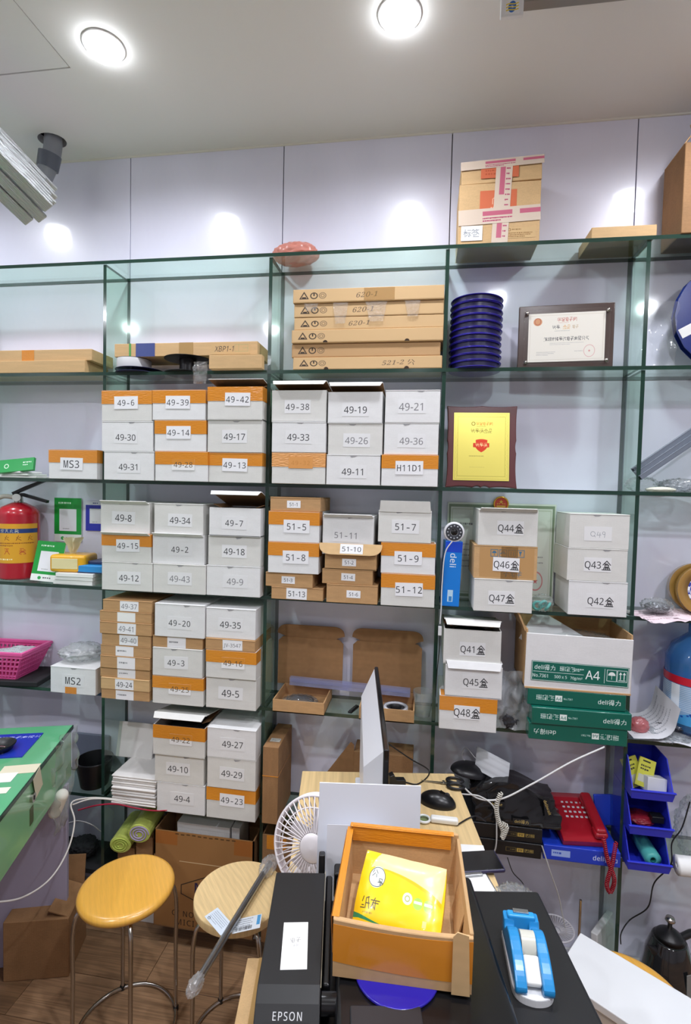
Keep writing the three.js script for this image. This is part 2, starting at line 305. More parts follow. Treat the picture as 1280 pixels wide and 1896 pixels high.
const ROWS = [
  ['49-31', 'w', -1.1109, -0.9231, 1.668, 1.767, 0.196, {}],
  ['49-30', 'w', -1.1189, -0.9275, 1.7674, 1.8711, 0.1969, {}],
  ['49-6', 'o', -1.1191, -0.9321, 1.8715, 1.9766, 0.1974, {mono: 1}],
  ['49-28', 'o', -0.9173, -0.728, 1.668, 1.7692, 0.1985, {over: 1}],
  ['49-14', 'o', -0.9211, -0.7358, 1.7696, 1.8754, 0.1969, {mono: 1}],
  ['49-39', 'o', -0.9291, -0.7385, 1.8758, 1.9772, 0.1984, {mono: 1}],
  ['49-13', 'o', -0.7268, -0.5389, 1.668, 1.7685, 0.1912, {mono: 1}],
  ['49-17', 'w', -0.7305, -0.5389, 1.7689, 1.8763, 0.1947, {}],
  ['49-42', 'o', -0.7303, -0.5389, 1.8767, 1.9868, 0.1985, {mono: 1, open: 8, lidk: 1}],
  ['49-32', 'o', -0.5034, -0.3232, 1.668, 1.7708, 0.1962, {faded: 1}],
  ['49-33', 'w', -0.5046, -0.3233, 1.7712, 1.8713, 0.1982, {}],
  ['49-38', 'w', -0.5084, -0.3249, 1.8717, 1.9762, 0.1919, {mono: 1, open: 9, flap: 1}],
  ['49-11', 'w', -0.3191, -0.1428, 1.668, 1.7661, 0.1948, {}],
  ['49-26', 'w', -0.3163, -0.1385, 1.7665, 1.8674, 0.193, {}],
  ['49-19', 'w', -0.3182, -0.141, 1.8678, 1.9693, 0.1954, {open: 9, flap: 1}],
  ['H11D1', 'o', -0.1385, 0.0406, 1.668, 1.7685, 0.1956, {mono: 1}],
  ['49-36', 'w', -0.1328, 0.0394, 1.7689, 1.8701, 0.1911, {}],
  ['49-21', 'w', -0.132, 0.0413, 1.8705, 1.974, 0.1927, {big: 1}],
  ['MS3', 'o', -1.3343, -1.1459, 1.668, 1.7711, 0.1832, {mono: 1, big: 1}],
  ['49-12', 'w', -1.1158, -0.9244, 1.281, 1.3814, 0.1983, {}],
  ['49-15', 'o', -1.1171, -0.932, 1.3818, 1.4814, 0.1971, {mono: 1, lip: 1}],
  ['49-8', 'w', -1.1249, -0.9396, 1.4818, 1.5905, 0.1923, {lip: 1, big: 1}],
  ['49-43', 'w', -0.9225, -0.7312, 1.281, 1.3823, 0.1974, {}],
  ['49-2', 'w', -0.9283, -0.7387, 1.3827, 1.4841, 0.1921, {mono: 1, lip: 1}],
  ['49-34', 'w', -0.9211, -0.7423, 1.4845, 1.5903, 0.1959, {}],
  ['49-9', 'w', -0.7291, -0.5389, 1.281, 1.3847, 0.192, {}],
  ['49-18', 'w', -0.725, -0.5389, 1.3851, 1.4858, 0.191, {}],
  ['49-7', 'w', -0.7195, -0.5389, 1.4862, 1.5832, 0.198, {mono: 1, open: 17, flap: 1}],
  ['51-13', 'b', -0.4986, -0.3219, 1.281, 1.3224, 0.1927, {}],
  ['51-3', 'b', -0.5201, -0.3575, 1.3228, 1.37, 0.1927, {small: 1, turn: 3}],
  ['51-8', 'o', -0.5102, -0.3378, 1.3704, 1.4743, 0.1989, {mono: 1, big: 1}],
  ['51-5', 'o', -0.5105, -0.3384, 1.4747, 1.5764, 0.198, {mono: 1, big: 1}],
  ['51-1', 'b', -0.5076, -0.3373, 1.5768, 1.6229, 0.1933, {small: 1}],
  ['51-6', 'b', -0.3093, -0.1407, 1.281, 1.3419, 0.1987, {small: 1}],
  ['51-4', 'b', -0.3256, -0.1581, 1.3423, 1.3904, 0.1953, {small: 1}],
  ['51-2', 'b', -0.3174, -0.147, 1.3908, 1.4389, 0.1964, {small: 1, open51: 1}],
  ['51-11', 'w', -0.3276, -0.1586, 1.4393, 1.5674, 0.1926, {lip: 1, mono: 1}],
  ['51-12', 'o', -0.1298, 0.0419, 1.281, 1.386, 0.1985, {mono: 1, big: 1}],
  ['51-9', 'o', -0.1327, 0.0407, 1.3864, 1.4868, 0.1965, {mono: 1, big: 1}],
  ['51-7', 'w', -0.1439, 0.0257, 1.4872, 1.5889, 0.1987, {mono: 1, lip: 2, big: 1}],
  ['Q47盒', 'w', 0.1637, 0.3406, 1.281, 1.3838, 0.2031, {}],
  ['Q46盒', 'k', 0.1608, 0.3522, 1.3842, 1.4884, 0.1984, {}],
  ['Q44盒', 'w', 0.1704, 0.3497, 1.4888, 1.6015, 0.1989, {lip: 1}],
  ['Q42盒', 'w', 0.4521, 0.6235, 1.281, 1.3876, 0.1823, {}],
  ['Q43盒', 'w', 0.4449, 0.6192, 1.388, 1.4892, 0.1822, {}],
  ['Q49', 'w', 0.4473, 0.6211, 1.4896, 1.5956, 0.1815, {hand: 1}],
  ['', 'b', -1.116, -0.9329, 0.892, 0.9269, 0.1984, {fine: 1}],
  ['49-24', 'b', -1.1167, -0.9319, 0.9273, 0.9684, 0.2008, {tint: 1}],
  ['', 'b', -1.1221, -0.9329, 0.9688, 1.0032, 0.196, {fine: 1}],
  ['', 'b', -1.1187, -0.9302, 1.0036, 1.0476, 0.2014, {fine: 1}],
  ['', 'b', -1.1186, -0.928, 1.048, 1.0853, 0.1987, {fine: 1}],
  ['49-40', 'b', -1.1147, -0.9285, 1.0857, 1.1257, 0.1985, {}],
  ['49-41', 'b', -1.1205, -0.9246, 1.1261, 1.1688, 0.2025, {}],
  ['', 'b', -1.1225, -0.9264, 1.1692, 1.2063, 0.1998, {}],
  ['49-37', 'b', -1.1111, -0.9254, 1.2067, 1.2464, 0.1985, {}],
  ['49-25', 'o', -0.9197, -0.7329, 0.892, 0.9911, 0.1998, {over: 1}],
  ['49-3', 'w', -0.9196, -0.7373, 0.9915, 1.0901, 0.2016, {mono: 1}],
  ['', 'b', -0.9231, -0.7385, 1.0905, 1.13, 0.1965, {fine: 1}],
  ['49-20', 'w', -0.9117, -0.7304, 1.1304, 1.2453, 0.2038, {mono: 1}],
  ['49-5', 'w', -0.7241, -0.5449, 0.892, 0.9991, 0.1962, {big: 1}],
  ['49-16', 'o', -0.723, -0.5448, 0.9995, 1.0962, 0.202, {over: 1}],
  ['JV-3547', 'b', -0.7254, -0.5494, 1.0966, 1.1352, 0.2028, {}],
  ['49-35', 'w', -0.7273, -0.5509, 1.1356, 1.2391, 0.1961, {}],
  ['MS2', 'w', -1.3247, -1.1459, 0.892, 0.9886, 0.1873, {mono: 1, big: 1, patch: 1}],
  ['Q48盒', 'o', 0.0684, 0.2473, 0.892, 1.0009, 0.1989, {big: 1}],
  ['Q45盒', 'w', 0.0839, 0.26, 1.0013, 1.1036, 0.2006, {open: 3, flap: 2}],
  ['Q41盒', 'w', 0.0756, 0.2537, 1.104, 1.2179, 0.1961, {open: 9, flap: 1}],
  ['49-4', 'w', -0.8993, -0.7215, 0.508, 0.6143, 0.2014, {}],
  ['49-10', 'w', -0.9077, -0.7263, 0.6147, 0.7143, 0.2024, {}],
  ['49-22', 'o', -0.9113, -0.721, 0.7147, 0.8206, 0.2086, {over: 1, open: 12, flap: 1}],
  ['49-23', 'o', -0.7144, -0.5389, 0.508, 0.6184, 0.2026, {mono: 1}],
  ['49-29', 'w', -0.7119, -0.5389, 0.6188, 0.7253, 0.207, {}],
  ['49-27', 'w', -0.7127, -0.5389, 0.7257, 0.8292, 0.2084, {}],
];
const NOTE = { '49-32': 'with a faded orange tape band', 'Q46盒': '', H11D1: '' };
let blankCount = 0;
const PLAIN_LABEL = ['lowest flat brown box under box 49-24', 'flat brown box resting directly on box 49-24', 'second flat brown box above box 49-24', 'flat brown box directly under box 49-40', 'flat brown box with a blank label under box 49-37', 'flat brown box between white boxes 49-20 and 49-3'];
for (const [code, st, x0, x1, y0, y1, zf, o] of ROWS) {
  const w = x1 - x0, h = y1 - y0, d = zf - 0.012 - rr(0, 0.004), plain = code.replace('盒', '');
  let label;
  if (!code || (o.fine && !code)) label = PLAIN_LABEL[blankCount++];
  else if (code === 'H11D1') label = 'white box with orange tape beside box 49-11 at the row end';
  else if (code === 'JV-3547') label = 'flat brown box with a paper label under box 49-35';
  else if (o.hand) label = 'white box with a handwritten mark on top of box Q43';
  else if (st === 'b') label = 'flat brown cardboard box labelled ' + plain;
  else if (st === 'k') label = 'brown cardboard carton with blue handling marks labelled ' + plain;
  else if (st === 'o') label = 'white cardboard box with ' + (o.faded ? 'creased faded' : 'an') + ' orange tape band labelled ' + plain;
  else label = 'white cardboard box ' + (o.open ? 'with its lid ajar ' : '') + 'labelled ' + plain;
  const t = thing(st === 'b' ? 'flat_carton' : st === 'k' ? 'carton' : 'storage_box', label, 'box', [(x0 + x1) / 2, y0, zf], o.turn ? -o.turn * 0.01 : 0, 'numbered boxes on the glass shelves');
  const body = st === 'b' ? (o.tint ? mat.tan : mat.brown) : st === 'k' ? mat.kraft : rnd() < 0.5 ? mat.board : mat.boardB;
  const isOpen = o.open || o.open51, lt = 0.0028;
  if (isOpen) {
    openCase(t, w, h - 0.001, d, body);
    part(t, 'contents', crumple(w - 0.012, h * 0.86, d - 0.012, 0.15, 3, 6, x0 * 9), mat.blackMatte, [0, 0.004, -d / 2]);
  } else {
    part(t, 'case', move(rbox(w, h - lt, d, 0.0016), 0, (h - lt) / 2, -d / 2), body);
    part(t, 'lid', move(rbox(w + 0.0006, lt, d + 0.0012, 0.0012), 0, h - lt / 2, -d / 2 + 0.0004), body);
    // the slot where the front flap tucks in
    if (st !== 'b') part(t, 'thumb_notch', extrude([[-0.012, 0], [-0.006, -0.0045 * rr(0.6, 1.6)], [0.006, -0.004], [0.014, 0]], 0.0006), st === 'k' ? mat.darkKraft : M(0x9a9a9c, 0.8), [rr(-0.02, 0.03), h - lt, 0]);
  }
  if (o.open) { // hinged lid, kraft inside, with the front flap
    const lid = new THREE.Group(); lid.name = 'lid'; lid.position.set(0, h, -d + 0.002); lid.rotation.x = -o.open * Math.PI / 180; t.add(lid);
    part(lid, 'lid_board', slab(w, 0.0022, d - 0.004), [body, body, body, mat.darkKraft, body, body], [0, 0.0012, (d - 0.004) / 2]);
    const flapTilt = o.flap === 2 ? 0.35 : 0.75;
    if (o.flap) part(lid, 'tuck_flap', move(extrude([[-w / 2 + 0.002, 0], [w / 2 - 0.002, 0], [w / 2 - 0.008, -0.024], [-w / 2 + 0.008, -0.024]], 0.002), 0, 0, 0), body, [0, 0.002, d - 0.004], [-flapTilt, 0, 0]);
    for (const s of [-1, 1]) part(t, 'dust_flap', slab(0.03, 0.0018, d * 0.6), mat.darkKraft, [s * (w / 2 - 0.014), h + 0.004, -d * 0.5], [0, 0, s * 0.35]);
  }
  if (o.open51) { // curved tuck flap folded out over the front
    const s = new THREE.Shape(); s.moveTo(-w / 2 - 0.018, 0); s.bezierCurveTo(-w / 2 - 0.02, -0.03, -w / 2, -0.036, -w / 2 + 0.02, -0.038); s.lineTo(w / 2 - 0.02, -0.038); s.bezierCurveTo(w / 2, -0.036, w / 2 + 0.02, -0.03, w / 2 + 0.018, 0); s.closePath();
    part(t, 'lid_board', slab(w, 0.002, d - 0.004), mat.brown, [0, h - 0.0005, -d / 2]);
    const fl = part(t, 'tuck_flap', extrude(s, 0.002), mat.tan, [0, h + 0.0375, 0.003], [-0.35, 0, 0]);
    const c = numberLabel('51-10', { mono: 0 });
    part(t, 'number_label', print(0.075, 0.032, 0.0004, c), ink(c), [0.004, h + 0.0215, 0.0112], [-0.35, 0, 0]);
  }
  if (o.lip) { // flap edge that sticks out over the front
    const f = part(t, 'front_flap', move(extrude([[-w / 2 + 0.003, 0], [w / 2 - 0.003, 0], [w / 2 - 0.006, 0.018 * o.lip], [-w / 2 + 0.006, 0.018 * o.lip]], 0.0022), 0, 0, 0), body, [0, h - 0.004, 0.0005], [o.lip === 2 ? 0.12 : 1.0, 0, 0]);
  }
  let tapeH = 0;
  if (st === 'o') {
    tapeH = Math.min(0.047, h * (o.faded ? 0.58 : 0.44));
    const tm = o.faded ? mat.tapeFaded : mat.tape;
    part(t, 'tape_band', merge([move(slab(w + 0.0008, tapeH, 0.0005), 0, h - tapeH / 2, 0.0007), move(slab(0.0005, tapeH, 0.05), w / 2 + 0.0006, h - tapeH / 2, -0.024), ...(o.open ? [] : [move(slab(w * 0.96, 0.0005, 0.05), 0, h + 0.0005, -0.026)])]), tm);
  }
  if (o.patch) part(t, 'tape_band', slab(0.045, 0.024, 0.0005), mat.tape, [-0.008, 0.012, 0.0005]);
  if (st === 'k') {
    const c = cell(300, 150, (g, W, Hh) => { g.strokeStyle = '#3f6c8d'; g.fillStyle = '#3f6c8d'; g.lineWidth = 3; for (let i = 0; i < 4; i++) { const x = 62 + i * 48; g.strokeRect(x, 12, 38, 34); } g.beginPath(); g.arc(81, 30, 12, Math.PI, 0); g.fill(); g.fillRect(80, 30, 3, 12); g.beginPath(); g.arc(129, 30, 12, Math.PI, 0); g.fill(); g.fillRect(112, 30, 34, 3); for (const x of [170, 184]) { g.fillRect(x, 18, 4, 22); } g.beginPath(); g.moveTo(214, 18); g.lineTo(232, 18); g.lineTo(226, 30); g.lineTo(224, 40); g.lineTo(220, 40); g.lineTo(220, 30); g.fill(); words(g, '易', 116, 85, 40, '#3f6c8d'); words(g, '子电护', 186, 128, 34, '#3f6c8d'); }, '#b98f5c');
    part(t, 'printed_marks', print(w * 0.86, h * 0.9, 0.0003, c), ink(c, 0.8), [0.004, h * 0.5, 0.0004]);
    part(t, 'tape_band', slab(0.05, h * 0.98, 0.0004), new THREE.MeshPhysicalMaterial({ color: 0x9a7443, roughness: 0.25, transparent: true, opacity: 0.4 }), [0.012, h * 0.5, 0.0009]);
  }
  if (o.fine) { // paper strip with a row of fine type
    const c = cell(110, 44, (g, W, Hh) => tiny(g, 12, 18, 86, 1, 9, '#77777c', 7), '#eeecef');
    part(t, 'paper_label', print(0.068, h * 0.92, 0.0004, c), ink(c), [rr(-0.004, 0.012), h * 0.48, 0.0005]);
  } else if (!code) {
    part(t, 'paper_label', slab(0.068, h * 0.9, 0.0004), mat.paper, [0.004, h * 0.5, 0.0005]);
  } else if (o.over || o.faded) {
    const c = cell(150, 74, (g) => { if (o.faded) { words(g, code, 75, 40, 36, '#c9873f', 'monospace', 2); } else { g.fillStyle = '#eeeeef'; g.fillRect(0, 37, 150, 37); words(g, code, 75, 38, 48, '#5b4a36', 'sans-serif', 1); } }, o.faded ? '#dc9a55' : '#d58a2c');
    part(t, 'number_label', print(0.082, 0.038, 0.0004, c), ink(c, 0.4), [0.008, h - tapeH + (o.faded ? 0.014 : 0), 0.0014]);
  } else {
    const faint = /49-43|49-26|49-9|49-21|49-36|51-11|49-40|49-41|49-37|JV/.test(code);
    const c = numberLabel(code, { ...o, faint, onTape: st !== 'w' }), b = st === 'b';
    const lw = o.small ? 0.046 : b ? 0.07 : code.startsWith('Q') ? 0.08 : 0.088, lh = o.small ? Math.min(0.024, h * 0.55) : b ? h * 0.9 : 0.0435;
    const ly = b ? h * 0.5 : st === 'o' ? h - Math.min(0.016 + lh / 2, h * 0.5) - (o.big ? 0.012 : 0.004) : o.lip || o.patch ? h * 0.5 : h * (0.42 + 0.1 * rnd());
    part(t, 'number_label', print(lw, lh, 0.0004, c), ink(c), [rr(-0.006, 0.01) + (o.patch ? -0.004 : 0), ly, st === 'w' || st === 'b' ? 0.0004 : 0.0014], [0, 0, rr(-0.02, 0.02)]);
  }
}

// ================================================================ things on the two upper shelves
function cartonAt(name, label, category, [x0, x1, y0, y1], zf, d, m, group, turn = 0) {
  const t = thing(name, label, category, [(x0 + x1) / 2, y0, zf], turn, group), w = x1 - x0, h = y1 - y0;
  part(t, 'case', move(rbox(w, h, d, 0.002), 0, h / 2, -d / 2), m);
  t.userData.size = [w, h]; return t;
}
const size = (t) => { const s = t.userData.size; delete t.userData.size; return s; };
{ // tall carton closed with printed tape
  const [x0, x1, , yT] = [0.0822, 0.3309, 2.4478, 2.6257], y0 = SHELF[0], zf = 0.15, w = x1 - x0, h = yT - y0, d = 0.135;
  const t = thing('taped_carton', 'brown carton bound with red-printed clear tape on the top shelf', 'carton', [(x0 + x1) / 2, y0, zf]);
  part(t, 'case', move(rbox(w, h, d, 0.002), 0, h / 2, -d / 2), mat.tan);
  const h2 = 2.6964 - yT;
  part(t, 'upper_section', move(rbox(w * 0.985, h2 - 0.002, d * 0.97, 0.003), 0.003, h + h2 / 2 + 0.001, -d / 2, 0, 0, 0.02), mat.tan);
  const red = cell(200, 120, (g, W, H) => { g.strokeStyle = '#e9b08f'; g.lineWidth = 5; g.beginPath(); g.moveTo(70, 80); g.lineTo(70, 50); g.lineTo(100, 28); g.lineTo(130, 50); g.lineTo(130, 80); g.stroke(); g.beginPath(); g.arc(100, 62, 12, 0, 7); g.stroke(); tiny(g, 60, 95, 80, 1, 8, '#e9b08f', 8); }, '#cf6a44');
  part(t, 'red_print', print(0.112, 0.064, 0.0003, red), ink(red, 0.7), [-0.004, h - 0.055, 0.0004]);
  const red2 = cell(160, 60, (g) => tiny(g, 20, 20, 120, 2, 16, '#b8512f', 9), '#cf6a44');
  part(t, 'red_print', print(0.115, 0.038, 0.0003, red2), ink(red2, 0.7), [-0.002, h + h2 * 0.48, 0.0004]);
  const tp = (w2, h2b) => cell(w2, h2b, (g, W, H) => { g.fillStyle = '#c9375c'; const v = H > W; for (let k = 0; k < 2; k++) { const L = v ? H : W; g.fillStyle = '#c4687f'; v ? g.fillRect(W * 0.28, L * (0.06 + 0.52 * k), W * 0.3, L * 0.36) : g.fillRect(L * (0.3 + 0.45 * k), H * 0.2, L * 0.36, H * 0.28); tiny(g, v ? W * 0.64 : L * 0.3, v ? L * 0.1 : H * 0.6, v ? W * 0.22 : L * 0.36, v ? 14 : 2, v ? L / 16 : H * 0.16, '#b04a6a', 5); } }, '#d8c6b4');
  const v1 = tp(60, 300), h1 = tp(300, 60);
  part(t, 'printed_tape', print(0.05, h + h2 - 0.004, 0.0005, v1), ink(v1, 0.25), [0.008, (h + h2) / 2, 0.0011], [0, 0, -0.035]);
  part(t, 'printed_tape', print(w + 0.001, 0.048, 0.0005, h1), ink(h1, 0.25), [0, h * 0.46, 0.0016], [0, 0, 0.03]);
  part(t, 'printed_tape', print(w + 0.004, 0.026, 0.0005, h1), ink(h1, 0.25), [0.004, h + h2 - 0.011, 0.0014], [0, 0, 0.035]);
  const lab = cell(120, 82, (g) => words(g, '标签', 58, 40, 44, '#8d9298'), '#f1f1ef');
  part(t, 'handwritten_label', print(0.066, 0.046, 0.0004, lab), ink(lab), [-w / 2 + 0.042, 0.034, 0.002]);
  const sm = cell(150, 60, (g) => { ring(g, 12, 12, 7, 3, '#8a6537'); tiny(g, 26, 8, 80, 1, 8, '#8a6537', 7); tiny(g, 8, 28, 134, 3, 10, '#8a6537', 6); }, '#cfae7d');
  part(t, 'fine_print', print(0.085, 0.032, 0.0003, sm), ink(sm, 0.8), [w / 2 - 0.055, 0.03, 0.0004]);
}
{
  const t = cartonAt('flat_carton', 'flat tan carton lying on the top shelf beyond the taped carton', 'carton', [0.4843, 0.6708, SHELF[0], 2.4739], 0.15, 0.14, mat.tan); size(t);
}
{
  const x0 = 0.7343, y0 = SHELF[0], h = 0.265;
  const t = thing('carton', 'worn brown carton with a raised flap at the shelf end', 'carton', [x0 + 0.16, y0, 0.16], 0.0);
  part(t, 'case', move(rbox(0.32, h, 0.14, 0.003), 0, h / 2, -0.07), mat.darkKraft);
  part(t, 'top_flap', move(slab(0.003, 0.1, 0.13), 0, 0.05, 0), mat.brown, [-0.16, h - 0.002, -0.07], [0, 0, -0.62]);
  part(t, 'top_flap', move(slab(0.3, 0.09, 0.003), 0, 0.045, 0), mat.brown, [0.02, h - 0.002, -0.003], [-0.5, 0, 0]);
  part(t, 'clear_tape', slab(0.05, h, 0.0006), mat.clearTape, [-0.06, h / 2, 0.0006]);
}
single('pink_bag', 'crumpled pink plastic bag lying on the top shelf', 'bag', crumple(0.1695, 0.075, 0.1, 0.22, 1.3, 10, 3), M(0xe8a08f, 0.3, { transmission: 0.45, thickness: 0 }), [-0.471, SHELF[0], 0.06]);

// long flat boxes, six high
{
  const rows = [[-0.4484, 0.0443, 2.049, 2.0911], [-0.4549, 0.0379, 2.0912, 2.1368], [-0.4539, 0.0451, 2.1367, 2.1804], [-0.4474, 0.0455, 2.1803, 2.2222], [-0.4483, 0.0442, 2.2222, 2.2675], [-0.451, 0.0445, 2.2675, 2.3127]];
  const notes = ['521-2', '', '', '620-1', '620-1', '620-1'], ord = ['lowest', 'second from bottom', 'third from bottom', 'third from top', 'second from top', 'topmost'];
  let y = SHELF[1];
  rows.forEach(([x0, x1, , y1], i) => {
    const w = x1 - x0, h = y1 - y, zf = 0.156 + [0, -0.005, 0.004, -0.002, -0.001, 0.006][i];
    const t = thing('long_carton', 'long flat tan carton, ' + ord[i] + ' of the six stacked beside the blue reels', 'carton', [(x0 + x1) / 2, y, zf], 0, 'long flat cartons in a stack of six');
    part(t, 'case', move(rbox(w, h - 0.0006, 0.14, 0.0018), 0, h / 2, -0.07), i === 1 ? mat.brown : mat.tan);
    const c = cell(440, 44, (g, W, H) => {
      g.strokeStyle = g.fillStyle = '#3c3026'; g.lineWidth = 3; g.beginPath(); g.moveTo(32, 10); g.lineTo(44, 32); g.lineTo(20, 32); g.closePath(); g.stroke(); g.fillRect(26, 26, 12, 5); ring(g, 62, 22, 10, 3, '#3c3026'); g.fillRect(60, 12, 4, 11); ring(g, 88, 22, 10, 2, '#7a654c'); ring(g, 88, 22, 5, 2, '#7a654c');
      if (notes[i]) { g.save(); g.translate(i === 0 ? 300 : 160 + i * 12, 23); g.transform(1, -0.05, -0.25, 1, 0, 0); words(g, notes[i], 0, 0, 24, '#5b4a3a', 'serif', 1); g.restore(); }
      if (i === 0) { g.save(); g.translate(352, 22); words(g, '公', 0, 0, 22, '#5b4a3a'); g.restore(); }
    }, i === 1 ? '#bd976a' : '#cfad7e');
    part(t, 'printed_marks', print(w - 0.006, h - 0.006, 0.0003, c), ink(c, 0.75), [0, h / 2, 0.0003]);
    if (i === 2 || i === 0) for (const s of [-0.27, 0.27]) part(t, 'finger_notch', move(new THREE.CircleGeometry(0.008, 14, 0, Math.PI), 0, 0, 0), M(0x3a2a1c, 0.9), [s * w, 0.0004, 0.0009]);
    if (i === 5) part(t, 'clear_tape', slab(0.1, h * 0.9, 0.0005), M(0xb98f4e, 0.2, { transparent: true, opacity: 0.22 }), [0.04, h / 2, 0.0009]);
    if (i === 4) for (const [fxx, ln, ww] of [[-0.38, 0.6, 0.05], [-0.18, 1.55, 0.052], [0.06, 1.45, 0.07], [0.3, 1.15, 0.05]]) {
      const g = sheet(ww, h * ln, 10, 14, (a, b) => { const k = 0.5 - b / (h * ln); return [a * (1 - 0.35 * k) + 0.002 * noise(a * 90, b * 90, fxx), b, 0.003 + 0.005 * Math.abs(noise(a * 130, b * 70, fxx * 9)) * (0.4 + k)]; });
      part(t, 'torn_tape', g, mat.clearTape, [fxx * w, h - h * ln / 2, 0.001]);
    }
    y = y1 + 0.0004;
  });
}
// small flat cartons at the left
{
  const r1 = [-1.7135, -1.2145, 2.0554, 2.0944], r2 = [-1.7232, -1.1941, 2.0968, 2.1359];
  const a = cartonAt('flat_carton', 'lower of two flat tan cartons above the green-and-white packets', 'carton', [r1[0], r1[1], SHELF[1], r1[3]], 0.155, 0.14, mat.tan, 'flat cartons at the shelf end'); size(a);
  const b = cartonAt('flat_carton', 'upper of two flat tan cartons with an orange tape patch', 'carton', [r2[0], r2[1], r1[3] + 0.0004, r2[3]], 0.145, 0.13, mat.tan, 'flat cartons at the shelf end'); const [w, h] = size(b);
  part(b, 'tape_patch', slab(0.05, h * 0.95, 0.0005), mat.tape, [-1.4488 - (r2[0] + r2[1]) / 2, h / 2, 0.0004]);
}
// reels under a long box
function reel(t, r, hub, th, m, mh = m) {
  part(t, 'flange', new THREE.CylinderGeometry(r, r, 0.0016, 48), m, [0, 0.0008, 0]);
  part(t, 'hub', new THREE.CylinderGeometry(hub, hub, th, 32), mh, [0, th / 2, 0]);
  part(t, 'flange', merge([lathe([[0.008, 0], [r, 0], [r, 0.0016], [0.008, 0.0016], [0.008, 0]], 48)]), m, [0, th - 0.0016, 0]);
}
{
  const RY = 2.1037, RH = RY - SHELF[1] - 0.0147;
  const deep = M(0x1a1f4a, 0.25), dark = M(0x14151b, 0.3);
  const a = thing('flat_reel', 'dark blue reel lying flat under the long striped carton', 'reel', [-1.0321, SHELF[1], 0.1]); reel(a, 0.085, 0.03, 0.014, deep);
  const b = thing('flat_reel', 'small reel with white slotted rim on the dark blue reel', 'reel', [-1.0532, SHELF[1] + 0.0145, 0.105]); reel(b, 0.058, 0.02, RH, M(0x2b2d3a, 0.3));
  part(b, 'slotted_rim', lathe([[0.054, 0.002], [0.059, 0.002], [0.059, RH - 0.002], [0.054, RH - 0.002]], 40), M(0xd5d6d8, 0.4));
  const c = thing('flat_reel', 'black cable reel lying flat beside the torn clear film', 'reel', [-0.8485, SHELF[1], 0.1]); reel(c, 0.082, 0.03, RH + 0.0145, dark);
  const t = thing('long_carton', 'long tan carton with blue and green tape stripes resting on reels', 'carton', [-0.8389, RY, 0.15], 0);
  const w = 0.5277, h = 0.0463;
  part(t, 'case', move(rbox(w, h, 0.13, 0.002), 0, h / 2, -0.065), mat.tan);
  part(t, 'green_stripe', slab(0.008, h, 0.0005), M(0x4f9a4a, 0.35), [-w / 2 + 0.06, h / 2, 0.0004]);
  part(t, 'blue_tape', slab(0.072, h, 0.0005), M(0x3d4a86, 0.3), [-w / 2 + 0.118, h / 2, 0.0004]);
  part(t, 'brown_tape', slab(0.052, h, 0.0005), M(0xb08d58, 0.3), [-w / 2 + 0.27, h / 2, 0.0004]);
  const cc = cell(200, 50, (g) => { g.save(); g.translate(70, 26); g.transform(1, 0, -0.2, 1, 0, 0); words(g, 'XBP1-1', 0, 0, 32, '#4a4036', 'sans-serif'); g.restore(); g.strokeStyle = '#8fa372'; g.strokeRect(120, 10, 66, 28); g.beginPath(); g.moveTo(140, 10); g.lineTo(140, 38); g.moveTo(160, 24); g.lineTo(186, 24); g.stroke(); }, '#cba978');
  part(t, 'written_mark', print(0.14, h * 0.85, 0.0003, cc), ink(cc, 0.75), [w / 2 - 0.095, h / 2, 0.0004]);
  const s = cartonAt('small_carton', 'small tan carton on the shelf edge above box 49-42', 'carton', [-0.7335, -0.5479, SHELF[1], 2.0955], 0.185, 0.03, mat.tan); const [, sh] = size(s);
  const film = sheet(0.05, 0.075, 10, 14, (x, y) => [x * (1 - 3 * Math.max(0, -y)) + 0.003 * noise(x * 90, y * 60, 1), y, 0.006 * noise(x * 80, y * 60, 3)]);
  single('torn_film', 'torn strip of clear film hanging over the shelf edge by the black reel', 'plastic film', film, mat.clearTape, [-0.7698, 2.0405, 0.172]);
}
// stack of blue reels
{
  const m = M(0x2f249e, 0.25, { clearcoat: 0.3 }), ord = ['lowest', 'second from bottom', 'third from bottom', 'fourth from bottom', 'fifth from bottom', 'middle', 'fifth from top', 'fourth from top', 'third from top', 'second from top', 'topmost'];
  const H = 2.275 - SHELF[1], hh = H / 11, cx = 0.1514, r = 0.0839;
  for (let i = 0; i < 11; i++) {
    const t = thing('blue_reel', 'blue plastic component reel, ' + ord[i] + ' of the stack of eleven', 'reel', [cx + rr(-0.0015, 0.0015), SHELF[1] + i * hh, 0.1 + rr(-0.002, 0.002)], rr(0, 6), 'stack of blue reels');
    part(t, 'flange', lathe([[0.01, 0], [r - 0.001, 0], [r, 0.0012], [r - 0.001, 0.0024], [0.01, 0.0024]], 56), m);
    part(t, 'tape_winding', new THREE.CylinderGeometry(r * 0.93, r * 0.93, hh - 0.006, 40), M(0x1b1848, 0.35), [0, hh / 2, 0]);
    part(t, 'flange', lathe([[0.01, 0], [r - 0.001, 0], [r, 0.0012], [r - 0.001, 0.0024], [0.01, 0.0024]], 56), m, [0, hh - 0.0028, 0]);
  }
}
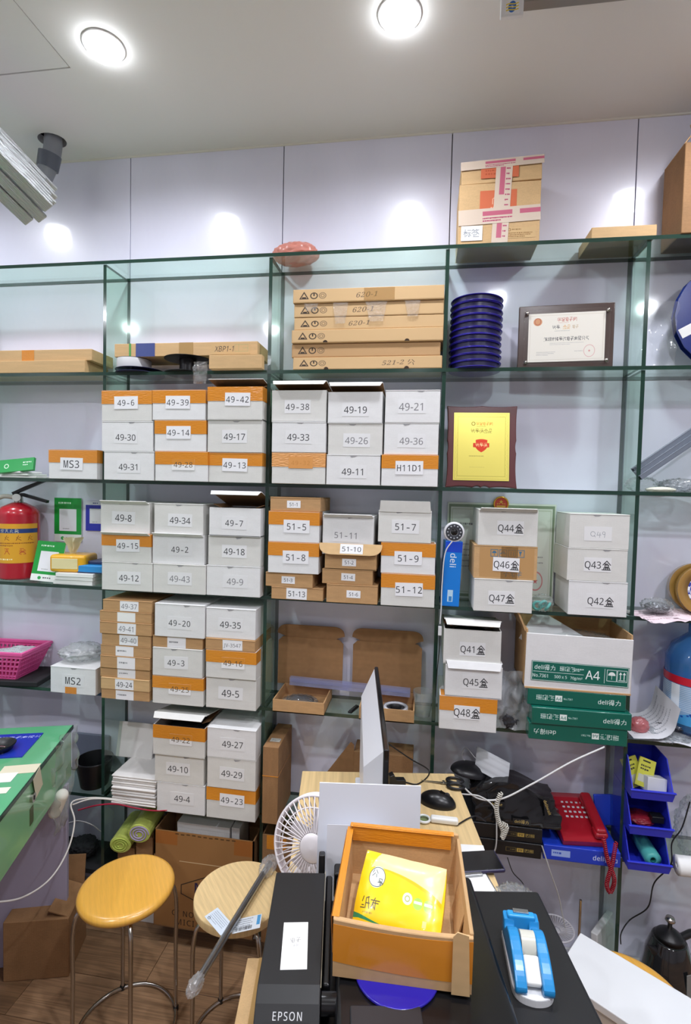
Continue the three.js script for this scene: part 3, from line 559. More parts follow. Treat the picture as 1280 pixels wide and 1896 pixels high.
// certificate on a dark board
{
  const [x0, x1, , y1] = [0.2863, 0.5728, 2.0683, 2.258], w = x1 - x0, h = y1 - SHELF[1];
  const t = thing('certificate_plaque', 'white certificate bolted under clear acrylic on a dark brown board', 'plaque', [(x0 + x1) / 2, SHELF[1], 0.11], -0.07);
  const in_ = new THREE.Group(); in_.name = 'board'; in_.rotation.x = -0.01; t.add(in_);
  part(in_, 'backing_board', rbox(w, h, 0.014, 0.003, 2), M(0x43312b, 0.28, { clearcoat: 0.6 }), [0, h / 2, -0.007]);
  const c = cell(520, 300, (g, W, H) => {
    g.strokeStyle = '#d8cfc0'; g.lineWidth = 2; g.strokeRect(14, 14, W - 28, H - 28);
    g.fillStyle = '#d99a6a'; g.beginPath(); g.ellipse(64, 52, 30, 24, 0, 0, 7); g.fill(); ring(g, 64, 50, 20, 3, '#a8442c');
    words(g, '华强电子网', 262, 42, 26, '#c46d62'); tiny(g, 205, 60, 116, 1, 5, '#d9a39b', 3);
    words(g, '诚易', 190, 88, 26, '#555'); words(g, '会员', 262, 88, 26, '#e0a64e'); words(g, '电子', 320, 88, 22, '#c7b08a'); tiny(g, 180, 110, 170, 1, 6, '#aaa', 3);
    words(g, '深圳市博易达电子有限公司', 262, 160, 25, '#39393b'); tiny(g, 150, 184, 230, 2, 9, '#b9b9b9', 3);
    tiny(g, 60, 238, 130, 3, 9, '#a9a9a9', 3); tiny(g, 320, 236, 90, 1, 9, '#a9a9a9', 3);
    ring(g, 418, 238, 36, 3, '#e0a6a6'); star(g, 418, 238, 9, '#d98a8a');
  }, '#f3efe4');
  part(in_, 'certificate', print(w * 0.8, h * 0.74, 0.002, c), ink(c, 0.4), [0.002, h * 0.5, 0.0016]);
  part(in_, 'acrylic_cover', rbox(w * 0.9, h * 0.84, 0.003, 0.001), M(0xffffff, 0.03, { transmission: 1, thickness: 0 }), [0.002, h * 0.5, 0.0055]);
  for (const sx of [-1, 1]) for (const sy of [-1, 1]) part(in_, 'bolt_cap', new THREE.SphereGeometry(0.006, 14, 10), mat.chrome, [0.002 + sx * w * 0.42, h * 0.5 + sy * h * 0.375, 0.008]);
}
// big blue reel in film at the right end
{
  const t = thing('large_reel', 'large dark blue reel standing on edge at the shelf end', 'reel', [0.9192, SHELF[1] + 0.166, 0.085]);
  const m = M(0x1d2f73, 0.25);
  const fl = new THREE.Shape(); fl.absarc(0, 0, 0.165, 0, 6.28318); const ho = new THREE.Path(); ho.absarc(0, 0, 0.012, 0, 6.28318, true); fl.holes.push(ho);
  for (let k = 0; k < 3; k++) { const q = new THREE.Path(); q.absellipse(0.085 * Math.cos(k * 2.1 + 2.9), 0.085 * Math.sin(k * 2.1 + 2.9), 0.02, 0.03, 0, 6.28318, true, k * 2.1 + 2.9); fl.holes.push(q); }
  part(t, 'flange', extrude(fl, 0.002), m, [0, 0, 0.012]); part(t, 'flange', extrude(fl, 0.002), m, [0, 0, -0.012]);
  part(t, 'hub', new THREE.CylinderGeometry(0.05, 0.05, 0.023, 30), m, [0, 0, 0.001], [Math.PI / 2, 0, 0]);
  part(t, 'paper_label', slab(0.05, 0.03, 0.0004), mat.paper, [-0.125, -0.045, 0.0143], [0, 0, 0.5]);
  const g = sheet(0.1, 0.2, 16, 20, (x, y) => [x + 0.01 * noise(x * 14, y * 14, 1), y - 0.25 * Math.max(0, -x - 0.02), 0.012 * noise(x * 20, y * 16, 2) + 0.01]);
  single('plastic_film', 'loose sheet of clear film draped before the large blue reel', 'plastic film', g, mat.film, [0.6988, SHELF[1] + 0.1, 0.118]);
}
// gold plaque on a wine-red board
{
  const [x0, x1, , y1] = [0.0696, 0.2916, 1.6694, 1.9353], w = x1 - x0, h = y1 - SHELF[2];
  const t = thing('gold_plaque', 'gold award plaque with a red shield on a carved wine-red board', 'plaque', [(x0 + x1) / 2, SHELF[2], 0.14], 0.03);
  const in_ = new THREE.Group(); in_.name = 'board'; in_.rotation.x = -0.13; t.add(in_);
  const s = new THREE.Shape(), a = w / 2, b = h; s.moveTo(-a, 0);
  s.quadraticCurveTo(-a * 0.6, 0.009, -a * 0.25, 0.002); s.quadraticCurveTo(-0.012, 0.012, 0, 0.003); s.quadraticCurveTo(0.012, 0.012, a * 0.25, 0.002); s.quadraticCurveTo(a * 0.6, 0.009, a, 0);
  s.quadraticCurveTo(a - 0.008, b * 0.2, a - 0.003, b * 0.42); s.quadraticCurveTo(a - 0.009, b * 0.5, a - 0.003, b * 0.58); s.quadraticCurveTo(a - 0.006, b * 0.8, a - 0.001, b);
  s.quadraticCurveTo(a * 0.5, b - 0.006, 0, b); s.quadraticCurveTo(-a * 0.5, b - 0.006, -a + 0.001, b);
  s.quadraticCurveTo(-a + 0.006, b * 0.8, -a + 0.003, b * 0.58); s.quadraticCurveTo(-a + 0.009, b * 0.5, -a + 0.003, b * 0.42); s.quadraticCurveTo(-a + 0.008, b * 0.2, -a, 0);
  part(in_, 'carved_board', extrude(s, 0.012, 0.0025, 2), M(0x5a2a2c, 0.3, { clearcoat: 0.5 }), [0, 0.0025, -0.015]);
  const c = cell(340, 400, (g, W, H) => {
    for (const [k, col] of [[10, '#c9bd55'], [26, '#b9ab48']]) { g.strokeStyle = col; g.lineWidth = 2; g.strokeRect(k, k, W - 2 * k, H - 2 * k); }
    for (let i = 0; i < 60; i++) { g.fillStyle = '#cdbf5a'; g.fillRect(14 + i * 5.2, 14 + rr(0, 8), 3, 3); g.fillRect(14 + rr(0, 8), 14 + i * 6.2, 3, 3); g.fillRect(W - 24 + rr(0, 8), 14 + i * 6.2, 3, 3); }
    ring(g, 120, 66, 10, 4, '#7d6a28'); words(g, '华强电子网', 186, 66, 20, '#d07a2c'); tiny(g, 140, 80, 90, 1, 5, '#a88f3a', 3);
    words(g, '诚易通会员', 170, 108, 26, '#857835', 'sans-serif');
    g.fillStyle = '#d9432c'; g.beginPath(); g.moveTo(136, 162); g.quadraticCurveTo(170, 152, 206, 162); g.lineTo(206, 180); g.lineTo(218, 180); g.lineTo(218, 204); g.lineTo(204, 206); g.quadraticCurveTo(196, 222, 170, 234); g.quadraticCurveTo(144, 222, 136, 206); g.lineTo(120, 204); g.lineTo(120, 180); g.lineTo(136, 180); g.closePath(); g.fill();
    words(g, '诚易通', 170, 191, 24, '#ffeeb0');
    tiny(g, 96, 254, 150, 1, 8, '#b0a04a', 5); tiny(g, 100, 320, 150, 1, 8, '#d6c864', 3);
  }, '#f0e272');
  const gw = w * 0.8, gh = h * 0.84;
  part(in_, 'gold_plate', print(gw, gh, 0.0015, c), ink(c, 0.3, { metalness: 0.55 }), [-0.001, h * 0.51, 0.0008]);
}
// grey tubes and bags at the right end of that shelf
{
  const pts = [0.6414, 1.7216, 0.13], q = [0.8961, 1.9054, 0.09];
  for (let k = 0; k < 3; k++) {
    const a = V(...pts).add(V(0.006 * k, 0.012 - 0.012 * k, 0.002 + 0.01 * k)), b = V(...q).add(V(0.005 * k, 0.014 - 0.014 * k, 0.01 * k)), L = a.distanceTo(b);
    const m = single('chip_tube', ['uppermost long grey plastic tube leaning above the clear bag', 'middle long grey plastic tube leaning above the clear bag', 'lowest long grey plastic tube leaning above the clear bag'][k], 'tube', merge([move(slab(L, 0.002, 0.016), 0, 0.006, 0), move(slab(L, 0.002, 0.016), 0, -0.006, 0), move(slab(L, 0.012, 0.002), 0, 0, 0.007), move(slab(L, 0.012, 0.002), 0, 0, -0.007)]), M(0x858e9c, 0.22, { transmission: 0.3, thickness: 0 }), a.clone().add(b).multiplyScalar(0.5).toArray(), undefined, 'leaning grey tubes');
    m.quaternion.setFromUnitVectors(V(1, 0, 0), b.sub(a).normalize());
  }
  single('clear_bag', 'crumpled clear bag at the lower end of the grey tubes', 'bag', crumple(0.1, 0.05, 0.07, 0.4, 3, 10, 2), mat.film, [0.6782, SHELF[2], 0.105]);
  single('clear_bag', 'crumpled clear bag of small parts under the grey tubes', 'bag', crumple(0.13, 0.045, 0.09, 0.4, 4, 10, 5), mat.filmGrey, [0.7911, SHELF[2], 0.1]);
  single('foam_pad', 'pale cream packet lying in front of the clear bags', 'packet', crumple(0.09, 0.016, 0.03, 0.15, 3, 7, 8), M(0xdfe0cf, 0.6), [0.7216, SHELF[2], 0.138]);
}
// green and white packets at the left end
{
  const c = cell(160, 60, (g) => { g.fillStyle = '#fff'; ring(g, 36, 32, 9, 4, '#cfe8cf'); tiny(g, 110, 18, 40, 2, 12, '#e9f5e9', 6); }, '#1f9a4a');
  const a = single('green_packet', 'green printed packet lying on white packets at the shelf end', 'packet', print(0.13, 0.05, 0.012, c), ink(c, 0.35), [-1.4985, 1.7135, 0.14], [-0.35, 0.1, 0.16]);
  for (let k = 0; k < 3; k++) single('white_packet', ['lowest white packet under the green packet', 'middle white packet under the green packet', 'upper white packet under the green packet'][k], 'packet', rbox(0.17 - 0.02 * k, 0.008, 0.1, 0.003), M([0xe4e6e2, 0xdfe8df, 0xe9e9e9][k], 0.5), [-1.5149 - k * 0.01, SHELF[2] + 0.004 + k * 0.0085, 0.095], [0, 0.1 - 0.12 * k, 0], 'white packets at the shelf end');
}

// ================================================================ things between the boxes on the lower shelves
{ // fire extinguisher
  const t = thing('fire_extinguisher', 'red dry powder fire extinguisher with a yellow label', 'fire extinguisher', [-1.54, SHELF[3], 0.085], 0.5);
  const r = 0.0721, h = 1.5645 - SHELF[3];
  part(t, 'cylinder', lathe([[0, 0.004], [r * 0.9, 0.004], [r, 0.012], [r, h * 0.86], [r * 0.96, h * 0.92], [r * 0.8, h * 0.975], [r * 0.45, h * 1.02], [r * 0.3, h * 1.04], [0, h * 1.04]], 40), M(0xb21227, 0.25, { clearcoat: 0.7 }));
  const c = cell(300, 200, (g, W, H) => { g.fillStyle = '#27407e'; g.fillRect(0, 26, W, 22); words(g, '手提式干粉灭火器'.slice(3), W / 2, 37, 19, '#f4e9c0', 'sans-serif', 3); for (let i = 0; i < 5; i++) words(g, '火', 46 + i * 52, 72, 26, '#7a3b1d'); tiny(g, 20, 96, 260, 2, 12, '#8a4a20', 6); words(g, '火', 80, 140, 30, '#b5402a'); words(g, '灭', 150, 140, 30, '#b5402a'); words(g, '器', 220, 140, 30, '#b5402a'); tiny(g, 16, 176, 268, 1, 10, '#fff0c0', 8); }, '#e0a32e');
  part(t, 'label', uvCell(new THREE.CylinderGeometry(r + 0.0006, r + 0.0006, h * 0.52, 40, 1, true, -1.9, 3.1), c), ink(c, 0.35), [0, h * 0.5, 0]);
  const top = h * 1.04;
  part(t, 'valve', merge([move(new THREE.CylinderGeometry(0.013, 0.016, 0.03, 18), 0, top + 0.013, 0), move(new THREE.CylinderGeometry(0.011, 0.011, 0.05, 16), 0.0, top + 0.018, 0.008, Math.PI / 2)]), mat.chrome);
  part(t, 'gauge', new THREE.CylinderGeometry(0.014, 0.014, 0.008, 20), M(0xcfcfcf, 0.3), [0, top + 0.018, 0.034], [Math.PI / 2, 0, 0]);
  const y = top + 0.03;
  part(t, 'carry_handle', extrude([[-0.015, 0], [0.02, 0.004], [0.115, -0.022], [0.113, -0.03], [0.02, -0.006], [-0.015, -0.01]], 0.016, 0.001), mat.black, [0, y, -0.008], [0, -0.35, 0]);
  part(t, 'squeeze_lever', extrude([[-0.02, 0.006], [0.03, 0.03], [0.1, 0.058], [0.102, 0.05], [0.03, 0.018], [-0.015, -0.002]], 0.014, 0.001), mat.black, [0, y, -0.007], [0, -0.35, 0]);
  part(t, 'hose', tube([[-0.012, top + 0.018, 0], [-0.055, top + 0.02, 0], [-r - 0.03, top - 0.02, 0], [-r - 0.022, h * 0.5, 0.0], [-r - 0.02, 0.04, 0]], 0.009, 40, 10), M(0xb9b8ad, 0.5));
}
{ // green and blue cards; the codes on them are left blank
  const mk = (bg, w, h, wht) => cell(150, 220, (g, W, H) => { tiny(g, 24, 22, 102, 1, 8, '#e5f4e5', 9); g.fillStyle = '#e9e9ee'; g.fillRect(28, 56, 94, 110); tiny(g, 48, 152, 54, 1, 6, '#999', 5); if (wht) { g.fillStyle = '#eef3ee'; g.fillRect(0, 182, W, 40); g.fillStyle = '#2aa54e'; g.beginPath(); g.arc(46, 202, 9, 0, 7); g.fill(); tiny(g, 64, 197, 62, 1, 6, '#555', 8); } else { g.fillStyle = '#e2e0f0'; g.fillRect(0, 0, W, 30); tiny(g, 50, 12, 60, 1, 6, '#3c3f8a', 8); } }, bg);
  const g1 = mk('#149a3c', 1, 1, true), b1 = mk('#2d36b4', 1, 1, false);
  const put = (n, label, r, z, c, tilt, roll, th = 0.003) => single(n, label, 'card', print(r[1] - r[0], r[3] - r[2], th, c), ink(c, 0.3), [(r[0] + r[1]) / 2, (r[2] + r[3]) / 2, z], [tilt, 0, roll]);
  put('payment_card', 'green payment card fixed to the wall above the yellow tissue pack', [-1.4504, -1.333, 1.4212, 1.5944], 0.004, g1, 0, 0);
  put('payment_card', 'blue payment card fixed to the wall beside box 49-8', [-1.3144, -1.2222, 1.4684, 1.5849], 0.004, b1, 0, 0);
  const r = [-1.4516, -1.3222, 1.2831, 1.4329];
  const t = thing('card_stand', 'green payment card stand leaning beside the fire extinguisher', 'card stand', [(r[0] + r[1]) / 2, SHELF[3], 0.135]);
  part(t, 'card_plate', print(r[1] - r[0] - 0.012, r[3] - r[2], 0.004, g1), ink(g1, 0.3), [0, (r[3] - SHELF[3]) / 2 + 0.001, -0.016], [-0.24, 0, -0.04]);
  part(t, 'foot', rbox(0.06, 0.012, 0.05, 0.003), M(0xd8e0dc, 0.3), [0, 0.006, -0.04]);
}
{ // paper pile, tissue pack and blue box
  const y = SHELF[3], x = -1.2611;
  const tt = [0.017, 0.013, 0.014]; let yy = y;
  tt.forEach((h, k) => { single('paper_ream', ['lowest white paper pad under the yellow tissue pack', 'middle white paper pad under the yellow tissue pack', 'top white paper pad under the yellow tissue pack'][k], 'paper pad', rbox(0.16 - 0.006 * k, h - 0.0006, 0.14, 0.001), mat.paper, [x + 0.004 * k, yy + h / 2, 0.083 + 0.003 * k], [0, 0.02 * (k - 1), 0], 'white paper pads'); yy += h; });
  const t = thing('tissue_pack', 'yellow soft tissue pack with a tissue pulled up', 'tissues', [-1.2943, yy, 0.1], 0.12);
  const w = 0.1429 * 0.94, h = 0.0643;
  const sg = rbox(w, h, 0.1, 0.012, 3); part(t, 'wrapper', sg, M(0xe9ad1e, 0.3, { clearcoat: 0.3 }), [0, h / 2, 0]);
  part(t, 'end_window', rbox(w * 0.72, h * 0.6, 0.002, 0.001), M(0xe8dba8, 0.4), [-0.008, h / 2, 0.0505]);
  part(t, 'tissue', thick(sheet(0.05, 0.065, 12, 12, (a, b) => { const k = (b + 0.0325) / 0.065; return [a * (0.25 + 0.95 * k), b, 0.014 * Math.sin(a * 190) * (0.3 + k) + 0.004 * noise(a * 80, b * 60, 1)]; })), M(0xefe9c8, 0.8, { transmission: 0.3, thickness: 0, side: THREE.DoubleSide }), [-0.004, h + 0.028, 0]);
  const b = thing('blue_case', 'flat bright blue case with a dark top beside box 49-12', 'case', [-1.2092, yy, 0.085]);
  part(b, 'case', rbox(0.1, 0.03, 0.12, 0.006, 2), M(0x2f8ed0, 0.3), [0.01, 0.015, 0]);
  part(b, 'base_edge', rbox(0.101, 0.005, 0.121, 0.002), M(0x1c2a4a, 0.4), [0.01, 0.0026, 0]);
  part(b, 'top_cover', rbox(0.07, 0.014, 0.09, 0.005, 2), M(0x2c3a5c, 0.4), [0.02, 0.036, -0.008]);
}
{ // pink basket with papers on a black folder
  const y = SHELF[4], cx = -1.5753;
  const f = single('black_folder', 'black folder lying under the pink basket', 'folder', rbox(0.3, 0.02, 0.17, 0.004), mat.blackMatte, [-1.5577 - 0.0, y + 0.0105, 0.095], [0, 0.12, 0]);
  const t = thing('pink_basket', 'pink perforated plastic basket holding papers', 'basket', [cx - 0.03, y + 0.021, 0.1], 0.06);
  const pm = M(0xe5579a, 0.35), w = 0.3, d = 0.17, h = 0.105, tp = 0.045;
  // sloping walls as bars between a floor and a rim, so that the holes are open
  const bars = [], bar = (a, b, s = 0.0035) => { const A = V(...a), B = V(...b), L = A.distanceTo(B), g = slab(s, s, L); const m = new THREE.Matrix4().lookAt(A, B, Math.abs(B.y - A.y) > L * 0.9 ? V(1, 0, 0) : V(0, 1, 0)); m.setPosition(A.add(B).multiplyScalar(0.5)); g.applyMatrix4(m); bars.push(g); };
  const ringAt = (k, s, sy = s) => { const W = w / 2 - tp * (1 - k), Dd = d / 2 - tp * 0.6 * (1 - k), yy = h * k; const c = [[-W, yy, -Dd], [W, yy, -Dd], [W, yy, Dd], [-W, yy, Dd]]; c.forEach((p, i) => bar(p, c[(i + 1) % 4], s)); return c; };
  for (const k of [0.12, 0.32, 0.5, 0.68]) ringAt(k, 0.006);
  const lo = ringAt(0.02, 0.006), hi = ringAt(0.84, 0.006);
  for (let i = 0; i < 4; i++) for (let q = 0; q < 16; q++) { const a = q / 16, L = (c, j) => c.map((v, ii) => v + (j[ii] - v) * a); bar(L(lo[i], lo[(i + 1) % 4]), L(hi[i], hi[(i + 1) % 4]), 0.006); }
  part(t, 'lattice', merge(bars), pm);
  part(t, 'floor', slab(w - tp * 2, 0.003, d - tp * 1.2), pm, [0, 0.002, 0]);
  const rim = new THREE.Shape(); rim.moveTo(-w / 2, -d / 2); rim.lineTo(w / 2, -d / 2); rim.lineTo(w / 2, d / 2); rim.lineTo(-w / 2, d / 2); rim.closePath();
  const o = (k) => [[-w / 2 + k, -d / 2 + k], [w / 2 - k, -d / 2 + k], [w / 2 - k, d / 2 - k], [-w / 2 + k, d / 2 - k]];
  rim.holes.push(new THREE.Path(o(0.009).map((p) => new THREE.Vector2(...p))));
  part(t, 'rim', extrude(rim, 0.008, 0.002, 2), pm, [0, h, 0], [Math.PI / 2, 0, 0]);
  const sk = shape(o(0.002)); sk.holes.push(new THREE.Path(o(0.007).map((p) => new THREE.Vector2(...p)))); part(t, 'rim_skirt', extrude(sk, 0.02), pm, [0, h, 0], [Math.PI / 2, 0, 0]);
  const c = cell(150, 110, (g) => { tiny(g, 12, 16, 124, 6, 13, '#9a9aa2', 5); }, '#dcdce2');
  single('paper_sheets', 'printed papers lying in the pink basket', 'paper', uvCell(thick(sheet(0.21, 0.11, 14, 8, (a, b) => [a, b, 0.008 * Math.sin(a * 22) + 0.004 * noise(a * 20, b * 20, 1)])), c), ink(c, 0.7, { side: 2 }), [cx - 0.03, y + 0.021 + 0.075, 0.1], [-Math.PI / 2 + 0.12, 0, 0.1]);
}
single('clear_bag', 'clear plastic bag heaped on top of box MS2', 'bag', crumple(0.16, 0.06, 0.15, 0.3, 1.8, 10, 4), M(0xeef0f0, 0.2, { transmission: 0.7, thickness: 0, side: 2 }), [-1.2625, 0.9922, 0.1]);

// ---------------------------------------------------------------- two open brown trays with their lids raised, on the fifth shelf
function openTray(label, l, r, zf, d, h, lidW, lidH, lidX) {
  const x = (l + r) / 2, w = r - l, t = thing('open_tray_box', label, 'box', [x, SHELF[4], zf], 0, 'open brown boxes with raised lids'), wl = 0.0035;
  part(t, 'tray', merge([move(slab(w, wl, d), 0, wl / 2, -d / 2), move(slab(w, h, wl), 0, h / 2, -wl / 2), move(slab(w, h, wl), 0, h / 2, -d + wl / 2), move(slab(wl, h, d - 2 * wl), -w / 2 + wl / 2, h / 2, -d / 2), move(slab(wl, h, d - 2 * wl), w / 2 - wl / 2, h / 2, -d / 2)]), mat.brown);
  const a = lidW / 2;
  part(t, 'raised_lid', extrude([[-a, 0], [a, 0], [a, lidH - 0.015], [a - 0.016, lidH], [-a + 0.016, lidH], [-a, lidH - 0.015]], 0.003), mat.darkKraft, [lidX - x, h - 0.002, -d - 0.002], [-0.03, 0, 0]);
  const s = new THREE.Shape(), q = a + 0.004; s.moveTo(-q + 0.03, 0); s.lineTo(q - 0.03, 0); s.quadraticCurveTo(q - 0.02, 0.008, q, 0.012); s.quadraticCurveTo(q, 0.045, q - 0.04, 0.046); s.lineTo(-q + 0.04, 0.046); s.quadraticCurveTo(-q, 0.045, -q, 0.012); s.quadraticCurveTo(-q + 0.02, 0.008, -q + 0.03, 0);
  part(t, 'tuck_flap', extrude(s, 0.003), mat.darkKraft, [lidX - x, h - 0.002 + lidH, -d - 0.003 - lidH * 0.03], [0.04, 0, 0]);
  return t;
}
{
  const zf = 0.185, h = 0.0426, d = 0.155;
  const lx = (a) => a;
  const L = openTray('open brown tray box holding a bagged black cable, lid up', -0.4893, -0.3115, zf, d, h, 0.2423, 0.1741, -0.3959);
  const R = openTray('open brown tray box holding a white tape ring, lid up', -0.1929, -0.0116, zf, d, h, 0.2471, 0.1762, -0.1151);
  const y = SHELF[4] + 0.004;
  const b = thing('cable_bag', 'clear bag with a coiled black cable inside the open tray', 'bag', [-0.4093, y, 0.12]);
  part(b, 'bag_film', crumple(0.13, 0.03, 0.1, 0.3, 3, 9, 6), mat.film);
  part(b, 'cable_coil', merge([0, 1, 2].map((k) => tube(Array.from({ length: 10 }, (_, i) => [(0.035 + 0.006 * k) * Math.cos(i * 0.628 + k), 0.01 + 0.004 * k, (0.028 + 0.004 * k) * Math.sin(i * 0.628 + k)]), 0.003, 40, 6, true))), mat.black);
  const r = thing('tape_ring', 'white-rimmed black tape ring in the right open tray', 'tape', [-0.0748, y, 0.125]);
  part(r, 'rim', lathe([[0.032, 0], [0.042, 0], [0.042, 0.026], [0.032, 0.026], [0.032, 0]], 40), M(0xd9dbe2, 0.35)); part(r, 'core', lathe([[0.02, 0], [0.0315, 0], [0.0315, 0.022], [0.02, 0.022], [0.02, 0]], 32), mat.black);
  const chip = thing('chip_strip', 'short black strip of chips on the shelf between the open trays', 'chip strip', [-0.2198, SHELF[4], 0.12], 1.25);
  part(chip, 'strip_body', rbox(0.06, 0.006, 0.014, 0.001), mat.black, [0, 0.004, 0]); for (let k = 0; k < 8; k++) part(chip, 'chip', rbox(0.005, 0.003, 0.009, 0.0005), M(0x2d3330, 0.4), [-0.024 + k * 0.007, 0.0085, 0]);
  const a = V(-0.4607, 0.9598, 0.06), e = V(-0.0282, 0.9496, 0.06), Lh = a.distanceTo(e);
  for (let k = 0; k < 2; k++) { const m = single('clear_tube', ['lower', 'upper'][k] + ' long clear blue-tinted plastic tube laid across the open trays', 'tube', merge([move(slab(Lh, 0.0012, 0.018), 0, 0.0065, 0), move(slab(Lh, 0.0012, 0.018), 0, -0.0065, 0), move(slab(Lh, 0.013, 0.0012), 0, 0, 0.0085), move(slab(Lh, 0.013, 0.0012), 0, 0, -0.0085)]), M(0xe3e6f8, 0.08, { transmission: 0.8, thickness: 0 }), a.clone().add(e).multiplyScalar(0.5).add(V(0, -0.008 + 0.0135 * (k % 2), -0.008 + 0.02 * Math.floor(k / 2) + 0.012)).toArray(), undefined, 'clear tubes across the trays'); m.quaternion.setFromUnitVectors(V(1, 0, 0), e.clone().sub(a).normalize()); }
  const cup = single('plastic_cup', 'clear plastic cup at the shelf upright beyond the open trays', 'cup', lathe([[0, 0.001], [0.024, 0.001], [0.032, 0.085], [0.0335, 0.085], [0.0255, 0], [0, 0]], 28), mat.film, [0.0155, SHELF[4], 0.11]);
}
// ---------------------------------------------------------------- bay with the Q boxes
{
  const y = SHELF[3];
  const r = [0.0833, 0.4478, 1.375, 1.6181];
  const c = cell(420, 280, (g, W, H) => { g.strokeStyle = '#8a9a80'; g.lineWidth = 8; g.strokeRect(10, 10, W - 20, H - 20); g.strokeStyle = '#c7cdb9'; g.lineWidth = 3; g.strokeRect(20, 20, W - 40, H - 40); tiny(g, 40, 60, 90, 1, 8, '#777', 6); tiny(g, 40, 120, 110, 5, 16, '#999', 4); tiny(g, 270, 60, 60, 3, 20, '#888', 5); tiny(g, 250, 150, 140, 3, 16, '#999', 4); ring(g, 350, 220, 26, 4, '#d98d8d'); star(g, 350, 220, 10, '#d06a6a'); }, '#dfe3d9');
  single('licence_sheet', 'framed pale green licence standing behind the boxes on the wall', 'certificate', print(r[1] - r[0], r[3] - y, 0.004, c), ink(c, 0.35), [(r[0] + r[1]) / 2, (y + r[3]) / 2, 0.006]);
  const e = thing('red_emblem', 'round red and gold emblem badge above box Q44', 'emblem', [0.263, 1.6161, 0.016]);
  part(e, 'disc', new THREE.CylinderGeometry(0.024, 0.024, 0.004, 36), M(0xc9402c, 0.35), [0, 0, 0], [Math.PI / 2, 0, 0]);
  part(e, 'gold_rim', new THREE.TorusGeometry(0.0235, 0.0028, 8, 40), M(0xd9a33a, 0.3, { metalness: 0.5 }), [0, 0, 0.002]);
  const st = new THREE.Shape(); for (let i = 0; i < 10; i++) { const a = Math.PI / 2 + i * Math.PI / 5, q = i % 2 ? 0.003 : 0.0075; i ? st.lineTo(q * Math.cos(a), q * Math.sin(a)) : st.moveTo(q * Math.cos(a), q * Math.sin(a)); }
  part(e, 'star', extrude(st, 0.001), M(0xe9b949, 0.3), [0, 0.007, 0.002]);
  for (const k of [-1, -0.5, 0.5, 1]) part(e, 'small_star', extrude(st, 0.001), M(0xe9b949, 0.3), [k * 0.012, 0.001 - Math.abs(k) * 0.001 + 0.0, 0.002]).scale.setScalar(0.4);
  part(e, 'gate_band', slab(0.03, 0.007, 0.001), M(0xe2ac42, 0.3), [0, -0.009, 0.0025]);
}
{ // blue box on end with a webcam on it
  const y = SHELF[3], w = 0.055, h = 1.4941 - y;
  const t = thing('blue_slim_box', 'slim bright blue box standing on end under the webcam', 'box', [0.0977, y, 0.16], 0.1);
  const c = cell(70, 240, (g, W, H) => { g.fillStyle = '#1b49c9'; g.fillRect(0, 0, W, 40); g.save(); g.translate(34, 70); g.rotate(Math.PI / 2); words(g, 'deli', 0, 0, 34, '#f4f6ff'); g.restore(); g.fillStyle = '#bfe0f6'; g.fillRect(20, 180, 22, 44); g.fillStyle = '#3b86c9'; g.fillRect(26, 204, 12, 18); }, '#1a7fdc');
  part(t, 'case', move(rbox(w, h, 0.06, 0.001), 0, h / 2, -0.03, 0, 0, -0.03), M(0x1a7fdc, 0.25)); part(t, 'printed_face', print(w * 0.98, h * 0.98, 0.0005, c), ink(c, 0.25), [0, h / 2, 0.0006], [0, 0, -0.03]);
  const cam = thing('webcam', 'round white webcam with a ring of small lamps', 'webcam', [0.0993, 1.5232, 0.15]);
  part(cam, 'housing', lathe([[0, -0.02], [0.02, -0.02], [0.03, -0.01], [0.0335, 0.0], [0.033, 0.008], [0.029, 0.012], [0, 0.012]], 36), M(0xe4e5ea, 0.25), [0, 0, 0], [Math.PI / 2, 0, 0]);
  part(cam, 'face_ring', lathe([[0.012, 0], [0.027, 0], [0.027, 0.002], [0.012, 0.002], [0.012, 0]], 36), M(0x3c3e44, 0.25), [0, 0, 0.0121], [Math.PI / 2, 0, 0]);
  for (let k = 0; k < 12; k++) part(cam, 'led', new THREE.SphereGeometry(0.0026, 8, 6), M(0xa7abb2, 0.15), [0.0205 * Math.cos(k * 0.5236), 0.0205 * Math.sin(k * 0.5236), 0.0145]);
  part(cam, 'lens', lathe([[0, 0.004], [0.006, 0.003], [0.011, 0], [0.012, -0.002], [0, -0.002]], 28), mat.blackGloss, [0, 0, 0.0125], [Math.PI / 2, 0, 0]);
  const cord = thing('webcam_cable', 'white cable with an inline plug hanging down the glass upright from the webcam', 'cable');
  part(cord, 'wire', tube([[0.0938, 1.495, 0.172], [0.0743, 1.4628, 0.172], [0.0654, 1.3579, 0.176], [0.0646, 1.2703, 0.178], [0.0625, 1.2261, 0.178]], 0.0022, 40, 6), M(0xd9dade, 0.4));
  part(cord, 'connector', rbox(0.012, 0.03, 0.008, 0.002, 2), M(0xe6e6e8, 0.35), [0.0632, 1.2032, 0.178]);
  part(cord, 'dark_lead', tube([[0.0637, 1.1891, 0.178], [0.0632, 1.1466, 0.178], [0.0587, 1.0732, 0.172], [0.0564, 0.9812, 0.166]], 0.0016, 24, 6), mat.black);
}
{
  const t = thing('teal_bag', 'teal plastic parts in a clear bag between the two box stacks', 'bag', [0.3828, SHELF[3], 0.15]);
  part(t, 'bag_film', crumple(0.07, 0.055, 0.06, 0.3, 3, 8, 9), mat.film);
  for (let k = 0; k < 3; k++) part(t, 'teal_ring', new THREE.TorusGeometry(0.012, 0.0045, 8, 20), M(0x55b8b0, 0.3), [-0.015 + k * 0.015, 0.016 + 0.006 * (k % 2), 0.004 * k], [0.6 * k, 0.5 * k, 0]);
}
